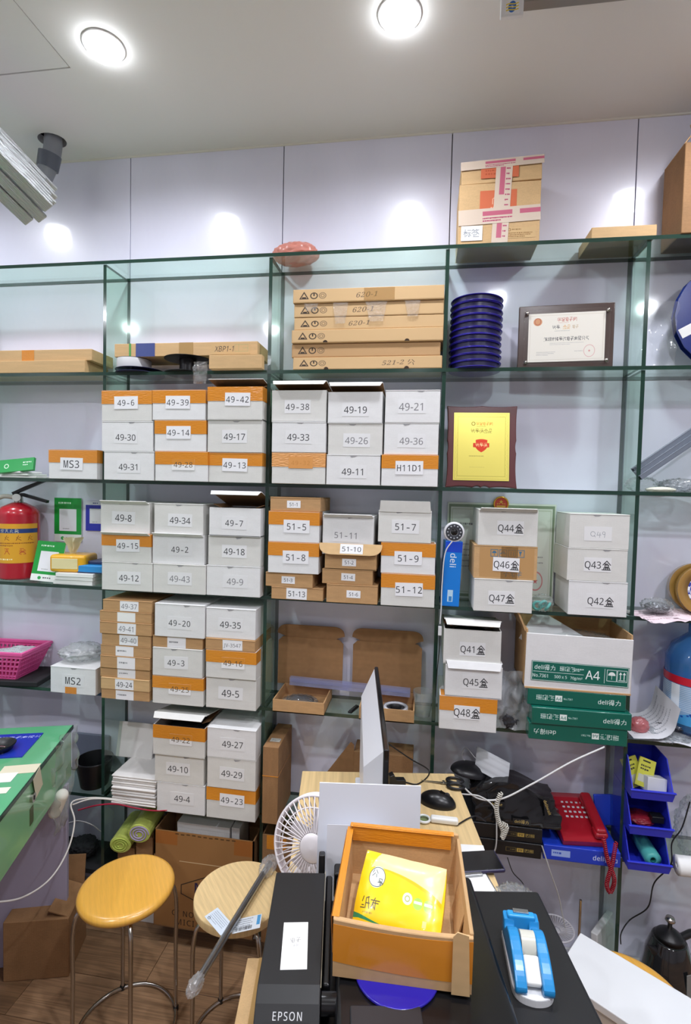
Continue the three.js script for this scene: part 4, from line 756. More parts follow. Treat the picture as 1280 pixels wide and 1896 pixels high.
// ---------------------------------------------------------------- brown tape rolls and pink forms in the end bay
{
  const y = SHELF[3];
  for (let k = 0; k < 2; k++) {
    const t = thing('tape_roll', ['front brown packing tape roll with a blue checked core', 'rear brown packing tape roll leaning on the wall'][k], 'tape', [0.8731, y + 0.083, 0.118 - 0.055 * k], 0, 'brown tape rolls');
    t.rotation.set(-0.12, -0.25, 0);
    part(t, 'tape_winding', lathe([[0.052, 0], [0.078, 0], [0.079, 0.002], [0.079, 0.046], [0.078, 0.048], [0.052, 0.048], [0.052, 0]], 48), M(0xa07a3e, 0.25, { clearcoat: 0.4 }), [0, 0, -0.024], [Math.PI / 2, 0, 0]);
    const chk = cell(240, 30, (g, W, H) => { g.fillStyle = '#2f3c96'; for (let i = 0; i < 24; i++) { g.fillRect(i * 10, (i % 2) * 15, 10, 15); } }, '#e8e8ee');
    if (k === 0) { const g = new THREE.RingGeometry(0.04, 0.052, 48, 1), uv = g.attributes.uv, p = g.attributes.position; for (let i = 0; i < uv.count; i++) { const a = Math.atan2(p.getY(i), p.getX(i)) / 6.2832 + 0.5, q = (Math.hypot(p.getX(i), p.getY(i)) - 0.04) / 0.012; uv.setXY(i, chk.u0 + (chk.u1 - chk.u0) * a, chk.v0 + (chk.v1 - chk.v0) * q); } part(t, 'checked_core', g, ink(chk, 0.5), [0, 0, 0.0242]); }
    part(t, 'core', lathe([[0.04, 0], [0.0519, 0], [0.0519, 0.048], [0.04, 0.048], [0.04, 0]], 40), M(0xd8d6d2, 0.6), [0, 0, -0.024], [Math.PI / 2, 0, 0]);
  }
  const c = cell(120, 90, (g) => { tiny(g, 8, 14, 100, 5, 14, '#c3a5ae', 5); for (let i = 0; i < 8; i++) { g.fillStyle = '#4a4450'; g.beginPath(); g.arc(6, 8 + i * 11, 2, 0, 7); g.fill(); } }, '#ecd9e0');
  [[1228, 1126, 0.15, 0.35, 0.0], [1262, 1128, 0.12, -0.25, 0.003]].forEach(([px, py, w, rot, dy], k) => single('pink_form', ['pink carbon form under the bag of metal parts', 'second pink carbon form tucked behind the first one'][k], 'paper', uvCell(thick(sheet(w, 0.12, 10, 10, (a, b) => [a, b, (b < -0.03 ? -(b + 0.03) * (b + 0.03) * 5 : 0) + 0.004 * noise(a * 30, b * 30, k)])), c), ink(c, 0.7, { side: 2 }), [k ? 0.7915 : 0.7301, y + 0.004 + dy * 2, 0.135 - k * 0.03], [-Math.PI / 2 + 0.06, 0, rot], 'pink forms'));
  const b = thing('parts_bag', 'grey bag of metal parts lying on the pink form', 'bag', [0.7304, y + 0.012, 0.13]);
  part(b, 'bag_film', crumple(0.1, 0.045, 0.08, 0.3, 3.5, 9, 12), mat.film); part(b, 'metal_parts', crumple(0.075, 0.03, 0.06, 0.45, 6, 12, 13), M(0x8d8f96, 0.3, { metalness: 0.7 }), [0, 0.002, 0]);
}
// ---------------------------------------------------------------- A4 carton, reams, bag beneath the Q boxes
{
  const y = SHELF[4], zf = 0.2;
  const lab = (flip) => cell(380, 66, (g, W, H) => { if (flip) { g.translate(W, H); g.rotate(Math.PI); } g.fillStyle = '#e9f2ee'; g.strokeStyle = '#e9f2ee'; words(g, '珊瑚海', 66, 33, 24, '#e9f2ee'); g.fillRect(106, 20, 28, 26); words(g, 'A4', 120, 34, 20, '#0c5a4e'); g.lineWidth = 1.5; g.strokeRect(136, 20, 44, 26); words(g, 'No.7361', 158, 34, 10, '#e9f2ee'); words(g, 'deli得力', 320, 34, 25, '#f2f7f4', 'sans-serif'); }, '#0e6152');
  const a = lab(false), b = lab(true);
  const rows = [[0.3425, 0.6304, 0.8902, 0.9508, 0.215, 1], [0.3488, 0.639, 0.9365, 1.0019, 0.22, 0], [0.3378, 0.6256, 0.9783, 1.0424, 0.205, 0]];
  let yy = y; const hh = 0.052, ord = ['lowest green paper ream with upside-down print', 'middle green paper ream in the pile under the white paper carton', 'top green paper ream directly under the white paper carton'];
  rows.forEach(([x0, x1, , , z, fl], k) => {
    const t = thing('paper_ream', ord[k], 'paper ream', [(x0 + x1) / 2, yy, z], k === 1 ? 0.012 : 0, 'green paper reams');
    part(t, 'wrapper', move(rbox(x1 - x0, hh - 0.0005, 0.2, 0.003, 2), 0, hh / 2, -0.1), M(0x0e6152, 0.25, { clearcoat: 0.4 }));
    part(t, 'printed_face', print(x1 - x0 - 0.008, hh - 0.006, 0.0004, fl ? b : a), ink(a, 0.25), [0, hh / 2, 0.0003]); yy += hh;
  });
  const [x0, x1, , y1] = [0.3273, 0.6376, 1.0226, 1.2205], w = x1 - x0, h = y1 - yy, d = 0.19, t = thing('paper_carton', 'open white A4 paper carton with a green printed band', 'carton', [(x0 + x1) / 2, yy, 0.205]);
  const wl = 0.005, wm = [mat.board, mat.board, mat.board, mat.board, mat.board, mat.kraft];
  part(t, 'front_panel', rbox(w, h, wl, 0.0015), mat.board, [0, h / 2, -wl / 2], [0.02, 0, -0.01]);
  part(t, 'inner_lining', slab(w - 0.006, h - 0.004, 0.001), mat.kraft, [0, h / 2, -wl - 0.0006]);
  for (const s of [-1, 1]) part(t, 'side_panel', slab(wl, h + 0.012, d - wl), mat.kraft, [s * (w / 2 - wl / 2), (h + 0.012) / 2, -d / 2]);
  part(t, 'back_panel', slab(w, h + 0.05, wl), mat.kraft, [0, (h + 0.05) / 2, -d + wl / 2]);
  part(t, 'bottom_panel', slab(w, wl, d), mat.kraft, [0, wl / 2, -d / 2]);
  part(t, 'side_flap', slab(wl, 0.07, d * 0.9), mat.kraft, [-w / 2 - 0.014, h + 0.036, -d / 2], [0, 0, 0.4]);
  const c = cell(460, 96, (g, W, H) => { g.strokeStyle = '#eef3f0'; g.lineWidth = 2; g.strokeRect(4, 4, W - 8, H - 8); words(g, 'deli得力', 66, 30, 28, '#f2f6f4'); words(g, '珊瑚海', 172, 30, 24, '#f2f6f4'); tiny(g, 204, 24, 44, 2, 8, '#dbe8e3', 6); g.fillStyle = '#eef3f0'; g.fillRect(10, 50, 240, 2); words(g, 'No.7361', 46, 70, 21, '#f2f6f4'); words(g, '500 x 5', 142, 70, 19, '#f2f6f4'); words(g, '70g/m²', 216, 70, 18, '#f2f6f4'); g.font = 'bold 60px sans-serif'; words(g, 'A4', 292, 50, 58, '#fff', 'sans-serif', 1); g.fillStyle = '#eef3f0'; g.fillRect(346, 14, 2, 68); g.strokeRect(358, 18, 44, 52); g.strokeRect(406, 18, 44, 52); g.beginPath(); g.arc(380, 44, 17, Math.PI, 0); g.fill(); g.fillRect(379, 44, 2, 18); for (const x of [420, 437]) { g.fillRect(x - 2, 30, 4, 30); g.beginPath(); g.moveTo(x - 8, 36); g.lineTo(x, 24); g.lineTo(x + 8, 36); g.fill(); } g.fillRect(412, 62, 32, 3); }, '#0f6455');
  part(t, 'printed_band', print(w * 0.915, 0.062, 0.0005, c), ink(c, 0.4), [0.005, 0.056, 0.0012], [0.02, 0, -0.012]);
  single('white_pad', 'bubble-wrapped grey sheet sticking out of the white paper carton', 'packing sheet', thick(sheet(0.16, 0.12, 8, 8, (p, q) => [p, q, 0.004 * noise(p * 60, q * 60, 4)]), 0.002), M(0xc6c9cb, 0.5), [(x0 + x1) / 2 - 0.065, yy + h * 0.84, 0.13], [-0.5, 0, -0.55]);
  single('clear_bag', 'clear film hanging in the white paper carton', 'bag', crumple(w * 0.8, 0.06, 0.12, 0.3, 3, 8, 21), mat.film, [(x0 + x1) / 2 + 0.02, yy + h * 0.62, 0.1]);
  const bag = sheet(0.095, 0.19, 14, 22, (p, q) => [p * (1.1 - q * 2) + 0.006 * noise(p * 20, q * 30, 2), q, 0.012 * noise(p * 40, q * 18, 5) + 0.006 * Math.sin(p * 160)]);
  const bt = thing('dark_bag', 'grey see-through bag of black parts hanging between box Q45 and the reams', 'bag', [0.2988, y, 0.17]);
  part(bt, 'bag_film', bag, mat.filmGrey, [0.0, 0.1, 0.0]); part(bt, 'black_contents', crumple(0.07, 0.07, 0.05, 0.35, 3, 9, 14), M(0x33353b, 0.3), [-0.002, 0, -0.02]);
}
// ---------------------------------------------------------------- end bay: water bottle, papers and bags
{
  const y = SHELF[4];
  const t = thing('water_jug', 'large clear blue plastic water jug with a red band', 'water jug', [0.8712, y + 0.035, 0.1]);
  part(t, 'jug', lathe([[0, 0], [0.082, 0], [0.09, 0.01], [0.09, 0.06], [0.086, 0.066], [0.09, 0.072], [0.09, 0.13], [0.086, 0.136], [0.09, 0.142], [0.09, 0.22], [0.075, 0.26], [0.03, 0.3], [0.03, 0.33], [0, 0.33]], 44), M(0x5a9fe0, 0.1, { transmission: 0.65, thickness: 0, side: 2 }));
  part(t, 'red_band', new THREE.CylinderGeometry(0.0915, 0.0915, 0.024, 44, 1, true), M(0xc81f35, 0.3, { side: 2 }), [0, 0.162, 0]);
  const c = cell(300, 130, (g, W, H) => { g.fillStyle = '#c3d4e6'; for (let i = 0; i < 14; i++) g.fillRect(0, 4 + i * 6, W, 2.2); g.fillStyle = '#eaf3fb'; g.fillRect(96, 0, 22, 90); g.fillStyle = '#4aa3dd'; g.beginPath(); g.moveTo(0, 100); for (let x = 0; x <= W; x += 10) g.lineTo(x, 94 + 8 * Math.sin(x / 14)); g.lineTo(W, 130); g.lineTo(0, 130); g.fill(); g.fillStyle = '#1e4da6'; for (let i = 0; i < 30; i++) { g.beginPath(); g.arc(rr(0, W), rr(88, 104), rr(1, 4), 0, 7); g.fill(); } }, '#8fb2d4');
  part(t, 'wrap_label', uvCell(new THREE.CylinderGeometry(0.0908, 0.0908, 0.12, 44, 1, true, -2.6, 4.2), c), ink(c, 0.2), [0, 0.088, 0]);
  const pc = cell(160, 110, (g) => tiny(g, 12, 14, 130, 7, 12, '#a3a6ad', 4), '#d4d5da');
  const P = [[1215, 1335, 0.015, 0.2, 0.1, 'grey printed sheet curling up beside the green reams'], [1240, 1345, 0.006, 0.21, -0.15, 'grey printed sheet lying under the curling one']];
  P.forEach(([px, py, dy, w, rot, l], k) => single('paper_sheet', l, 'paper', uvCell(thick(sheet(w, 0.14, 14, 10, (a, b) => { const R = 0.05, q = a + 0.03; if (k === 0 && q > 0) { const th = Math.min(q / R, 1.45), ex = Math.max(0, q - 1.45 * R); return [-0.03 + R * Math.sin(th) + 0.12 * ex, b, R * (1 - Math.cos(th)) + ex]; } return [a, b, 0.004 * noise(a * 15, b * 15, k)]; })), pc), ink(pc, 0.6, { side: 2 }), [0.7465 + 0.02 * k, y + 0.02 + dy, 0.12], [-Math.PI / 2 + 0.15, 0, rot], 'loose printed sheets'));
  single('clear_bag', 'clear bag with a red cap beside the curling printed sheet', 'bag', crumple(0.06, 0.05, 0.05, 0.2, 1.5, 8, 31), M(0xeb9a9e, 0.2, { transmission: 0.6, thickness: 0, side: 2 }), [0.6861, y + 0.022, 0.15]);
  single('clear_bag', 'crumpled grey film bag spread along the shelf edge under the water jug', 'bag', crumple(0.2, 0.04, 0.14, 0.35, 3.5, 12, 33), mat.filmGrey, [0.776, y, 0.12]);
  single('dark_bag', 'dark antistatic bag lying on the grey film bag', 'bag', crumple(0.12, 0.024, 0.08, 0.35, 3.5, 9, 35), M(0x4a4c56, 0.2, { metalness: 0.3 }), [0.8087, y + 0.036, 0.125]);
}

// ================================================================ lowest shelf and the floor beneath it
{
  const y = SHELF[5], zf = 0.19;
  const t0 = [-1.0812, -0.9109, 0.5106, 0.6092], n = 13, H = t0[3] - y, th = H / n;
  const ENV = ['lowest', 'second lowest', 'third lowest', 'fourth lowest', 'fifth lowest', 'sixth lowest', 'middle', 'sixth from top', 'fifth from top', 'fourth from top', 'third from top', 'second from top', 'topmost'];
  for (let k = 0; k < n; k++) {
    const t = thing('padded_envelope', ENV[k] + ' white padded envelope of the pile beside box 49-4', 'envelope', [(t0[0] + t0[1]) / 2 + rr(-0.004, 0.004), y + k * th, zf + rr(-0.006, 0.004)], 0, 'pile of white padded envelopes');
    part(t, 'pouch', move(rbox(t0[1] - t0[0], th * 0.94, 0.17, 0.004, 2), 0, th / 2, -0.085), M(0xe6e2df, 0.65));
  }
  const last = single('padded_envelope', 'white padded envelope leaning up at the back of the pile', 'envelope', rbox(0.15, 0.13, 0.008, 0.003, 2), M(0xe6e2df, 0.65), [-1.0723, y + H + 0.06, 0.045], [-0.2, 0, 0], 'pile of white padded envelopes');
  const c = thing('tall_carton', 'narrow brown carton standing on end beside box 49-23', 'carton', [-0.4888, y, 0.2], 0);
  const w = 0.0549, h = 0.7758 - y;
  part(c, 'case', move(rbox(w, h, 0.18, 0.002), 0, h / 2, -0.09), mat.darkKraft); part(c, 'tape_seam', slab(w + 0.0006, 0.002, 0.16), mat.tape, [0, h * 0.62, -0.079]);
  const lc = cell(60, 40, (g) => { g.strokeStyle = '#888'; g.strokeRect(4, 4, 52, 32); tiny(g, 10, 10, 40, 3, 8, '#777', 5); }, '#c9c8c0');
  part(c, 'label', print(0.035, 0.024, 0.0004, lc), ink(lc), [0.002, h + 0.0004, -0.05], [-Math.PI / 2, 0, 0]);
  const b = thing('black_bin', 'black plastic bin on the shelf beside the padded envelopes', 'bin', [-1.215, y, 0.09]);
  part(b, 'wall', lathe([[0.045, 0], [0.062, 0.1], [0.066, 0.1], [0.066, 0.094], [0.049, 0], [0.045, 0]], 36), mat.black); part(b, 'base', new THREE.CylinderGeometry(0.047, 0.047, 0.004, 30), mat.black, [0, 0.002, 0]);
  single('grey_case', 'blue-grey flat case standing behind the black bin', 'case', rbox(0.16, 0.15, 0.012, 0.003), M(0x6d7384, 0.4), [-1.284, y + 0.0755, 0.012]);
}
{ // open carton printed MICI, its paper boxes, the second carton
  const x0 = -0.925, x1 = -0.552, h = 0.355, zf = 0.17, d = 0.16, w = x1 - x0, y0 = 0.0605, wl = 0.005;
  const t = thing('open_carton', 'open brown carton with black lettering behind the two stools', 'carton', [(x0 + x1) / 2, y0, zf]);
  const c = cell(460, 440, (g, W, H) => {
    g.fillStyle = '#a8672b'; g.fillRect(0, 0, 110, 60); g.fillRect(W - 90, 0, 90, 70); g.fillStyle = '#e2c89c'; g.fillRect(120, 128, 340, 3);
    g.fillStyle = '#54391e'; for (let i = 0; i < 11; i++) { g.fillRect(100 + i * 26, 4 + rr(0, 4), 16, 5); }
    g.strokeStyle = '#2a2018'; g.lineWidth = 4; g.beginPath(); g.moveTo(130, 236); g.lineTo(270, 176); g.lineTo(410, 236); g.lineTo(410, 276); g.lineTo(270, 330); g.lineTo(130, 276); g.closePath(); g.stroke();
    g.fillStyle = '#2b2147'; g.font = 'italic bold 84px sans-serif'; words(g, 'Mi', 232, 250, 84, '#2b2147', 'sans-serif'); g.beginPath(); g.arc(262, 206, 12, 0, 7); g.fill();
    words(g, 'C/ NO.:', 150, 368, 34, '#2c2219', 'sans-serif', 3); words(g, 'MICI H-1', 190, 408, 36, '#2c2219', 'sans-serif', 4);
  }, '#a27443');
  part(t, 'front_panel', print(w, h, wl, c), ink(c, 0.75), [0, h / 2, -wl / 2]);
  for (const s of [-1, 1]) { part(t, 'side_panel', slab(wl, h, d), mat.darkKraft, [s * (w / 2 - wl / 2), h / 2, -d / 2]); }
  part(t, 'back_panel', slab(w, h, wl), mat.darkKraft, [0, h / 2, -d + wl / 2]); part(t, 'bottom_panel', slab(w, wl, d), mat.darkKraft, [0, wl / 2, -d / 2]);
  const pb = (i, px, zz) => { const q = thing('white_carton', ['larger white carton inside the lettered open carton', 'narrow white carton beside the larger one inside the open carton'][i], 'carton', [px, y0 + wl, zz]); part(q, 'case', move(rbox(i ? 0.03 : 0.2, h + 0.012, 0.1, 0.002), 0, (h + 0.012) / 2, 0), mat.board); part(q, 'lid', move(rbox(i ? 0.031 : 0.201, 0.02, 0.101, 0.002), 0, h + 0.003, 0), mat.board); };
  pb(0, -0.7523, 0.09); pb(1, -0.6323, 0.085);
  const t2 = thing('open_carton', 'small worn carton between the lettered carton and the desk', 'carton', [-0.4711, y0, 0.17]), w2 = 0.1, h2 = 0.4479 - 0.06;
  part(t2, 'case', merge([move(slab(w2, h2, 0.004), 0, h2 / 2, -0.002), move(slab(w2, h2, 0.004), 0, h2 / 2, -0.13), move(slab(0.004, h2, 0.126), -w2 / 2 + 0.002, h2 / 2, -0.066), move(slab(0.004, h2, 0.126), w2 / 2 - 0.002, h2 / 2, -0.066)]), mat.darkKraft);
  part(t2, 'tape_strip', slab(w2 * 0.7, 0.05, 0.0005), mat.tape, [0, h2 - 0.025, 0.0005]);
}
{ // low dark board with two wrapped rolls and a dark cloth
  const yb = 0.222;
  const sh = thing('low_board', 'black board low at the foot of the shelving beside the green counter', 'shelf', [-1.38, yb, 0.078]);
  part(sh, 'board', rbox(0.86, 0.02, 0.15, 0.002), mat.blackMatte, [0, -0.0105, 0]); for (const s of [-1, 1]) part(sh, 'support', rbox(0.02, yb - 0.082, 0.1, 0.002), mat.blackMatte, [s * 0.4, -(yb - 0.082) / 2 - 0.0212, -0.02]);
  const spiral = (sx, sy, n) => { const s = []; for (let i = 0; i <= n; i++) { const k = 1 - 0.75 * i / n, a = i * 0.42; s.push([sx * k * Math.cos(a), sy * k * Math.sin(a), 0]); } return s; };
  [['towel_roll', 'yellow-green wrapped roll nearest the glass upright', 0xb9c95a, -1.0463, 0.036, 0.028, 0.355], ['towel_roll', 'yellow-green wrapped roll with a violet end beside the open carton', 0xb7a6cf, -0.9735, 0.038, 0.031, 0.405]].forEach(([n, l, col, x, sx, sy, k]) => {
    const t = thing(n, l, 'roll', [x, k, 0.19], 0.12, 'wrapped rolls on the black board');
    const e = new THREE.Shape(); e.absellipse(0, 0, sx, sy, 0, 6.28318);
    part(t, 'wrap', move(extrude(e, 0.15, 0.003, 2), 0, 0, -0.155), M(0xc3cf68, 0.4, { clearcoat: 0.3 }));
    part(t, 'rolled_end', tube(spiral(sx * 0.93, sy * 0.93, 40), 0.0026, 110, 5), M(col, 0.7), [0, 0, 0]);
  });
  single('support_carton', 'brown carton under the left wrapped roll', 'carton', rbox(0.066, 0.355 - 0.0315 - yb, 0.13, 0.002), mat.darkKraft, [-1.0443, (0.3235 + yb) / 2 + 0.0002, 0.09]);
  single('support_carton', 'brown carton under the violet-ended wrapped roll', 'carton', rbox(0.066, 0.405 - 0.0345 - yb, 0.13, 0.002), mat.darkKraft, [-0.9715, (0.3705 + yb) / 2 + 0.0002, 0.09]);
  single('dark_cloth', 'crumpled black cloth on the low black board', 'cloth', crumple(0.11, 0.07, 0.1, 0.3, 2.4, 9, 41), M(0x15161a, 0.85), [-1.2585, yb, 0.09]);
}
// ---------------------------------------------------------------- green counter, turned towards the room
{
  const A = 0.31, t = thing('green_counter', 'green glass-topped counter with a locking drawer', 'counter', [-1.204, 0, 0.23], A);
  const gm = M(0x5fae7d, 0.12, { clearcoat: 0.6 }), Y = 0.8;
  part(t, 'top_sheet', rbox(1.0, 0.012, 1.3, 0.002), gm, [-0.5, Y - 0.006, 0.65]);
  part(t, 'top_edge', rbox(0.004, 0.013, 1.3, 0.001), M(0x16382b, 0.2), [0.0012, Y - 0.0068, 0.65]);
  part(t, 'drawer_front', rbox(0.02, 0.165, 1.27, 0.003), M(0x7fb58a, 0.2, { clearcoat: 0.5 }), [-0.012, Y - 0.013 - 0.0835, 0.64]);
  part(t, 'carcass', rbox(0.9, 0.16, 1.2, 0.002), M(0xa9a6b8, 0.5), [-0.48, Y - 0.013 - 0.081, 0.62]);
  part(t, 'rear_panel', rbox(0.8, 0.62, 0.02, 0.002), M(0xa8a2b8, 0.45), [-0.395, 0.31, 0.06]);
  part(t, 'drawer_lock', new THREE.CylinderGeometry(0.013, 0.013, 0.01, 24), mat.chrome, [0.001, Y - 0.065, 0.33], [0, 0, Math.PI / 2]);
  part(t, 'lock_slot', slab(0.002, 0.012, 0.003), mat.black, [0.0065, Y - 0.065, 0.33]);
  part(t, 'maker_plate', rbox(0.002, 0.05, 0.024, 0.0008), M(0x5d6b4c, 0.3, { metalness: 0.5 }), [-0.0015, Y - 0.118, 0.33]);
  part(t, 'masking_tape', rbox(0.1, 0.001, 0.05, 0.0004), M(0xd9d2b8, 0.6), [-0.05, Y + 0.0008, 0.29], [0, 0.05, 0]);
  part(t, 'masking_tape', rbox(0.001, 0.07, 0.05, 0.0004), M(0xd9d2b8, 0.6, { transmission: 0.25, thickness: 0 }), [0.0042, Y - 0.036, 0.3], [0.3, 0, 0]);
  const c = cell(220, 180, (g, W, H) => { g.save(); g.translate(150, 30); words(g, '深圳市博易达电子有限公司', -20, 0, 18, '#dfe3ff'); g.restore(); tiny(g, 40, 140, 120, 3, 10, '#c3c8f2', 5); }, '#2337a8');
  single('blue_sign', 'blue sign sheet with white lettering lying on the green counter', 'sign', print(0.24, 0.16, 0.003, c), ink(c, 0.3), [-1.3467, Y + 0.0016, 0.4203], [-Math.PI / 2, 0, A]);
  const d = thing('round_dish', 'black round dish standing on the blue sign', 'dish', [-1.304, Y + 0.0032, 0.4386]);
  part(d, 'bowl', lathe([[0, 0], [0.032, 0], [0.045, 0.02], [0.042, 0.022], [0.03, 0.004], [0, 0.004]], 32), mat.black); part(d, 'clip', rbox(0.02, 0.004, 0.006, 0.001), mat.chrome, [0.01, 0.012, 0.0]);
  single('white_sheet', 'white sheet at the edge of the green counter top', 'paper', rbox(0.06, 0.001, 0.05, 0.0004), mat.paper, [-1.1741, 0.801, 0.5703], [0, A, 0]);
  single('white_sheet', 'small cream sheet in front of the white one on the counter', 'paper', rbox(0.05, 0.001, 0.03, 0.0004), M(0xe2e4d2, 0.7), [-1.1351, 0.801, 0.6286], [0, A, 0]);
  // film bag hanging from the counter side
  const bag = sheet(0.15, 0.3, 18, 26, (p, q) => { const k = 0.5 - q / 0.3; return [p * (1.25 - 0.9 * k) - 0.05 * k, q, 0.018 * noise(p * 18, q * 14, 3) + 0.012 * Math.sin(p * 120 + q * 20) * (1 - k * 0.4)]; });
  single('clear_bag', 'clear plastic bag hanging from the corner of the green counter', 'bag', bag, M(0xeef2f0, 0.15, { transmission: 0.86, thickness: 0, side: 2 }), [-1.1558, 0.6604, 0.33], [0, A + 1.2, 0.15]);
  const fb = single('foam_roll', 'white foam sleeve hanging in the clear bag at the counter corner', 'foam', move(new THREE.CapsuleGeometry(0.02, 0.07, 6, 16), 0, 0, 0), M(0xe6e4da, 0.7), [-1.1605, 0.5985, 0.36], [0.1, 0, -0.45]);
}
{ // carton on the floor under the counter
  const A = 0.27, t = thing('floor_carton', 'brown carton with raised flap on the floor beside the yellow stool', 'carton', [-1.131, 0, 0.349], A), w = 0.205, h = 0.203, d = 0.16;
  part(t, 'case', move(rbox(w, h, d, 0.003), -w / 2, h / 2 + 0.0004, -d / 2), mat.darkKraft);
  part(t, 'raised_flap', move(slab(w * 0.94, 0.1, 0.003), 0, 0.05, 0), mat.darkKraft, [-w / 2, h + 0.0006, -d + 0.003], [-0.15, 0, 0]);
  part(t, 'lower_flap', move(slab(0.003, 0.07, d * 0.9), 0, 0.035, 0), mat.darkKraft, [-0.003, h - 0.002, -d / 2], [0, 0, 1.2]);
}
// ---------------------------------------------------------------- stools
function stool(label, x, z, r, seatMat, thickSeat, turn, H = 0.46) {
  const t = thing('round_stool', label, 'stool', [x, 0, z], turn);
  const e = 0.012;
  part(t, 'seat', uvSeat(lathe(thickSeat ? [[0, 0], [r - 0.004, 0], [r, 0.004], [r, 0.024], [r - 0.003, 0.028], [0, 0.028]] : [[0, 0], [r - e, 0], [r - 0.004, 0.004], [r, 0.013], [r - 0.002, 0.02], [r - 0.008, 0.026], [r - 0.018, 0.029], [0, 0.0295]], 56), r), seatMat, [0, H - 0.029, 0]);
  const hy = H - 0.032, lr = r + 0.006;
  for (let k = 0; k < 2; k++) { const a = k * Math.PI / 2, c = Math.cos(a), s = Math.sin(a), P = (q, y) => [q * c, y, q * s]; part(t, 'leg_hoop', tube([P(-lr - 0.002, 0.012), P(-lr, 0.2), P(-lr + 0.002, hy - 0.05), P(-lr + 0.016, hy - 0.012 - k * 0.002), P(-lr + 0.06, hy - k * 0.001), P(lr - 0.06, hy - k * 0.001), P(lr - 0.016, hy - 0.012 - k * 0.002), P(lr - 0.002, hy - 0.05), P(lr, 0.2), P(lr + 0.002, 0.012)], 0.0062, 90, 10), mat.chrome); }
  part(t, 'floor_ring', new THREE.TorusGeometry(lr, 0.0058, 10, 60), mat.chrome, [0, 0.006, 0], [Math.PI / 2, 0, 0]);
  for (let k = 0; k < 4; k++) part(t, 'foot_cap', new THREE.CylinderGeometry(0.0085, 0.0085, 0.012, 12), mat.black, [(lr + 0.002) * Math.cos(k * Math.PI / 2), 0.0062, (lr + 0.002) * Math.sin(k * Math.PI / 2)]);
  return t;
}
function uvSeat(g, r) { const p = g.attributes.position, uv = g.attributes.uv; for (let i = 0; i < p.count; i++) uv.setXY(i, p.getX(i) / r * 0.5 + 0.5, p.getZ(i) / r * 0.5 + 0.5); return g; }
const amber = new THREE.MeshPhysicalMaterial({ map: tex.amber, roughness: 0.3, clearcoat: 0.5, clearcoatRoughness: 0.2 }), paleWood = new THREE.MeshPhysicalMaterial({ map: tex.pale, roughness: 0.5 });
stool('amber-yellow round wooden stool on bent metal legs', -0.846, 0.474, 0.137, amber, false, 0.62);
stool('pale unvarnished round wooden stool under the wrapped pole', -0.503, 0.446, 0.132, paleWood, true, 0.75);
stool('amber round stool under the tilted white box', 0.525, 0.56, 0.145, amber, false, 0.3, 0.43);
{ // pole wrapped in film, lying on the pale stool
  const a = V(-0.4454, 0.475, 0.3353), b = V(-0.5017, 0.475, 0.7627), L = a.distanceTo(b), t = thing('wrapped_pole', 'thin metal pole wrapped in film lying across the pale stool', 'pole');
  t.position.copy(a).add(b).multiplyScalar(0.5); t.quaternion.setFromUnitVectors(V(1, 0, 0), b.clone().sub(a).normalize());
  part(t, 'tube', move(new THREE.CylinderGeometry(0.0095, 0.0095, L, 16), 0, 0, 0, 0, 0, Math.PI / 2), mat.steel);
  part(t, 'groove', slab(L * 0.94, 0.002, 0.004), M(0x77797d, 0.4, { metalness: 0.7 }), [0, 0.0088, 0]);
  for (const s of [-1, 1]) part(t, 'film_end', move(crumple(s < 0 ? 0.05 : 0.035, s < 0 ? 0.085 : 0.06, s < 0 ? 0.05 : 0.035, 0.4, 4, 8, 50 + s), 0, s < 0 ? -0.042 : -0.03, 0, 0, 0, 0), mat.clearTape, [s * (L / 2 - 0.01), 0, 0], [0, 0, Math.PI / 2]);
  const c1 = cell(150, 90, (g, W, H) => { tiny(g, 10, 12, 90, 5, 13, '#6b7280', 5); g.fillStyle = '#2c2f36'; for (let i = 0; i < 18; i++) g.fillRect(14 + i * 5, 58, rr(1, 4), 22); g.fillStyle = '#4f9fd6'; g.fillRect(126, 4, 18, 60); }, '#e4ebf2');
  const c2 = cell(150, 90, (g) => { tiny(g, 14, 14, 110, 6, 11, '#8a93a0', 4); ring(g, 24, 74, 7, 3, '#4b525c'); }, '#d7e2ee');
  part(t, 'paper_tag', print(0.075, 0.05, 0.0005, c1), ink(c1, 0.4), [L * 0.02, -0.004, -0.035], [-1.35, 0, 1.9]);
  part(t, 'paper_tag', print(0.07, 0.045, 0.0005, c2), ink(c2, 0.4), [L * 0.08, 0.006, 0.036], [-1.8, 0, 1.2]);
}
{ // white flat box tipped on the far stool
  const t = thing('flat_white_box', 'flat white box lying tilted on the amber stool near the floor kettle', 'box', [0.4483, 0.46, 0.57], 0);
  const p = [V(0.45, 0.48, 0.437), V(0.346, 0.48, 0.569), V(0.655, 0.48, 0.585)], u = p[2].clone().sub(p[0]).normalize(), v = p[1].clone().sub(p[0]); v.addScaledVector(u, -v.dot(u)).normalize();
  const w = 0.34, d = 0.172; t.position.copy(p[0]).addScaledVector(u, w / 2).addScaledVector(v, d / 2); t.position.y = 0.4302; t.rotation.y = Math.atan2(-u.z, u.x);
  part(t, 'lid', rbox(w, 0.02, d, 0.003), M(0xe4e6e8, 0.4), [0, 0.037, 0]); part(t, 'tray', rbox(w - 0.006, 0.026, d - 0.006, 0.003), M(0xb9b9bc, 0.4), [0, 0.0131, 0]);
  const r = single('thin_rod', 'thin chrome rod standing behind the tilted white box', 'rod', new THREE.CylinderGeometry(0.0035, 0.0035, 0.5, 10), mat.chrome, [0.4743, 0.251, 0.35]);
}
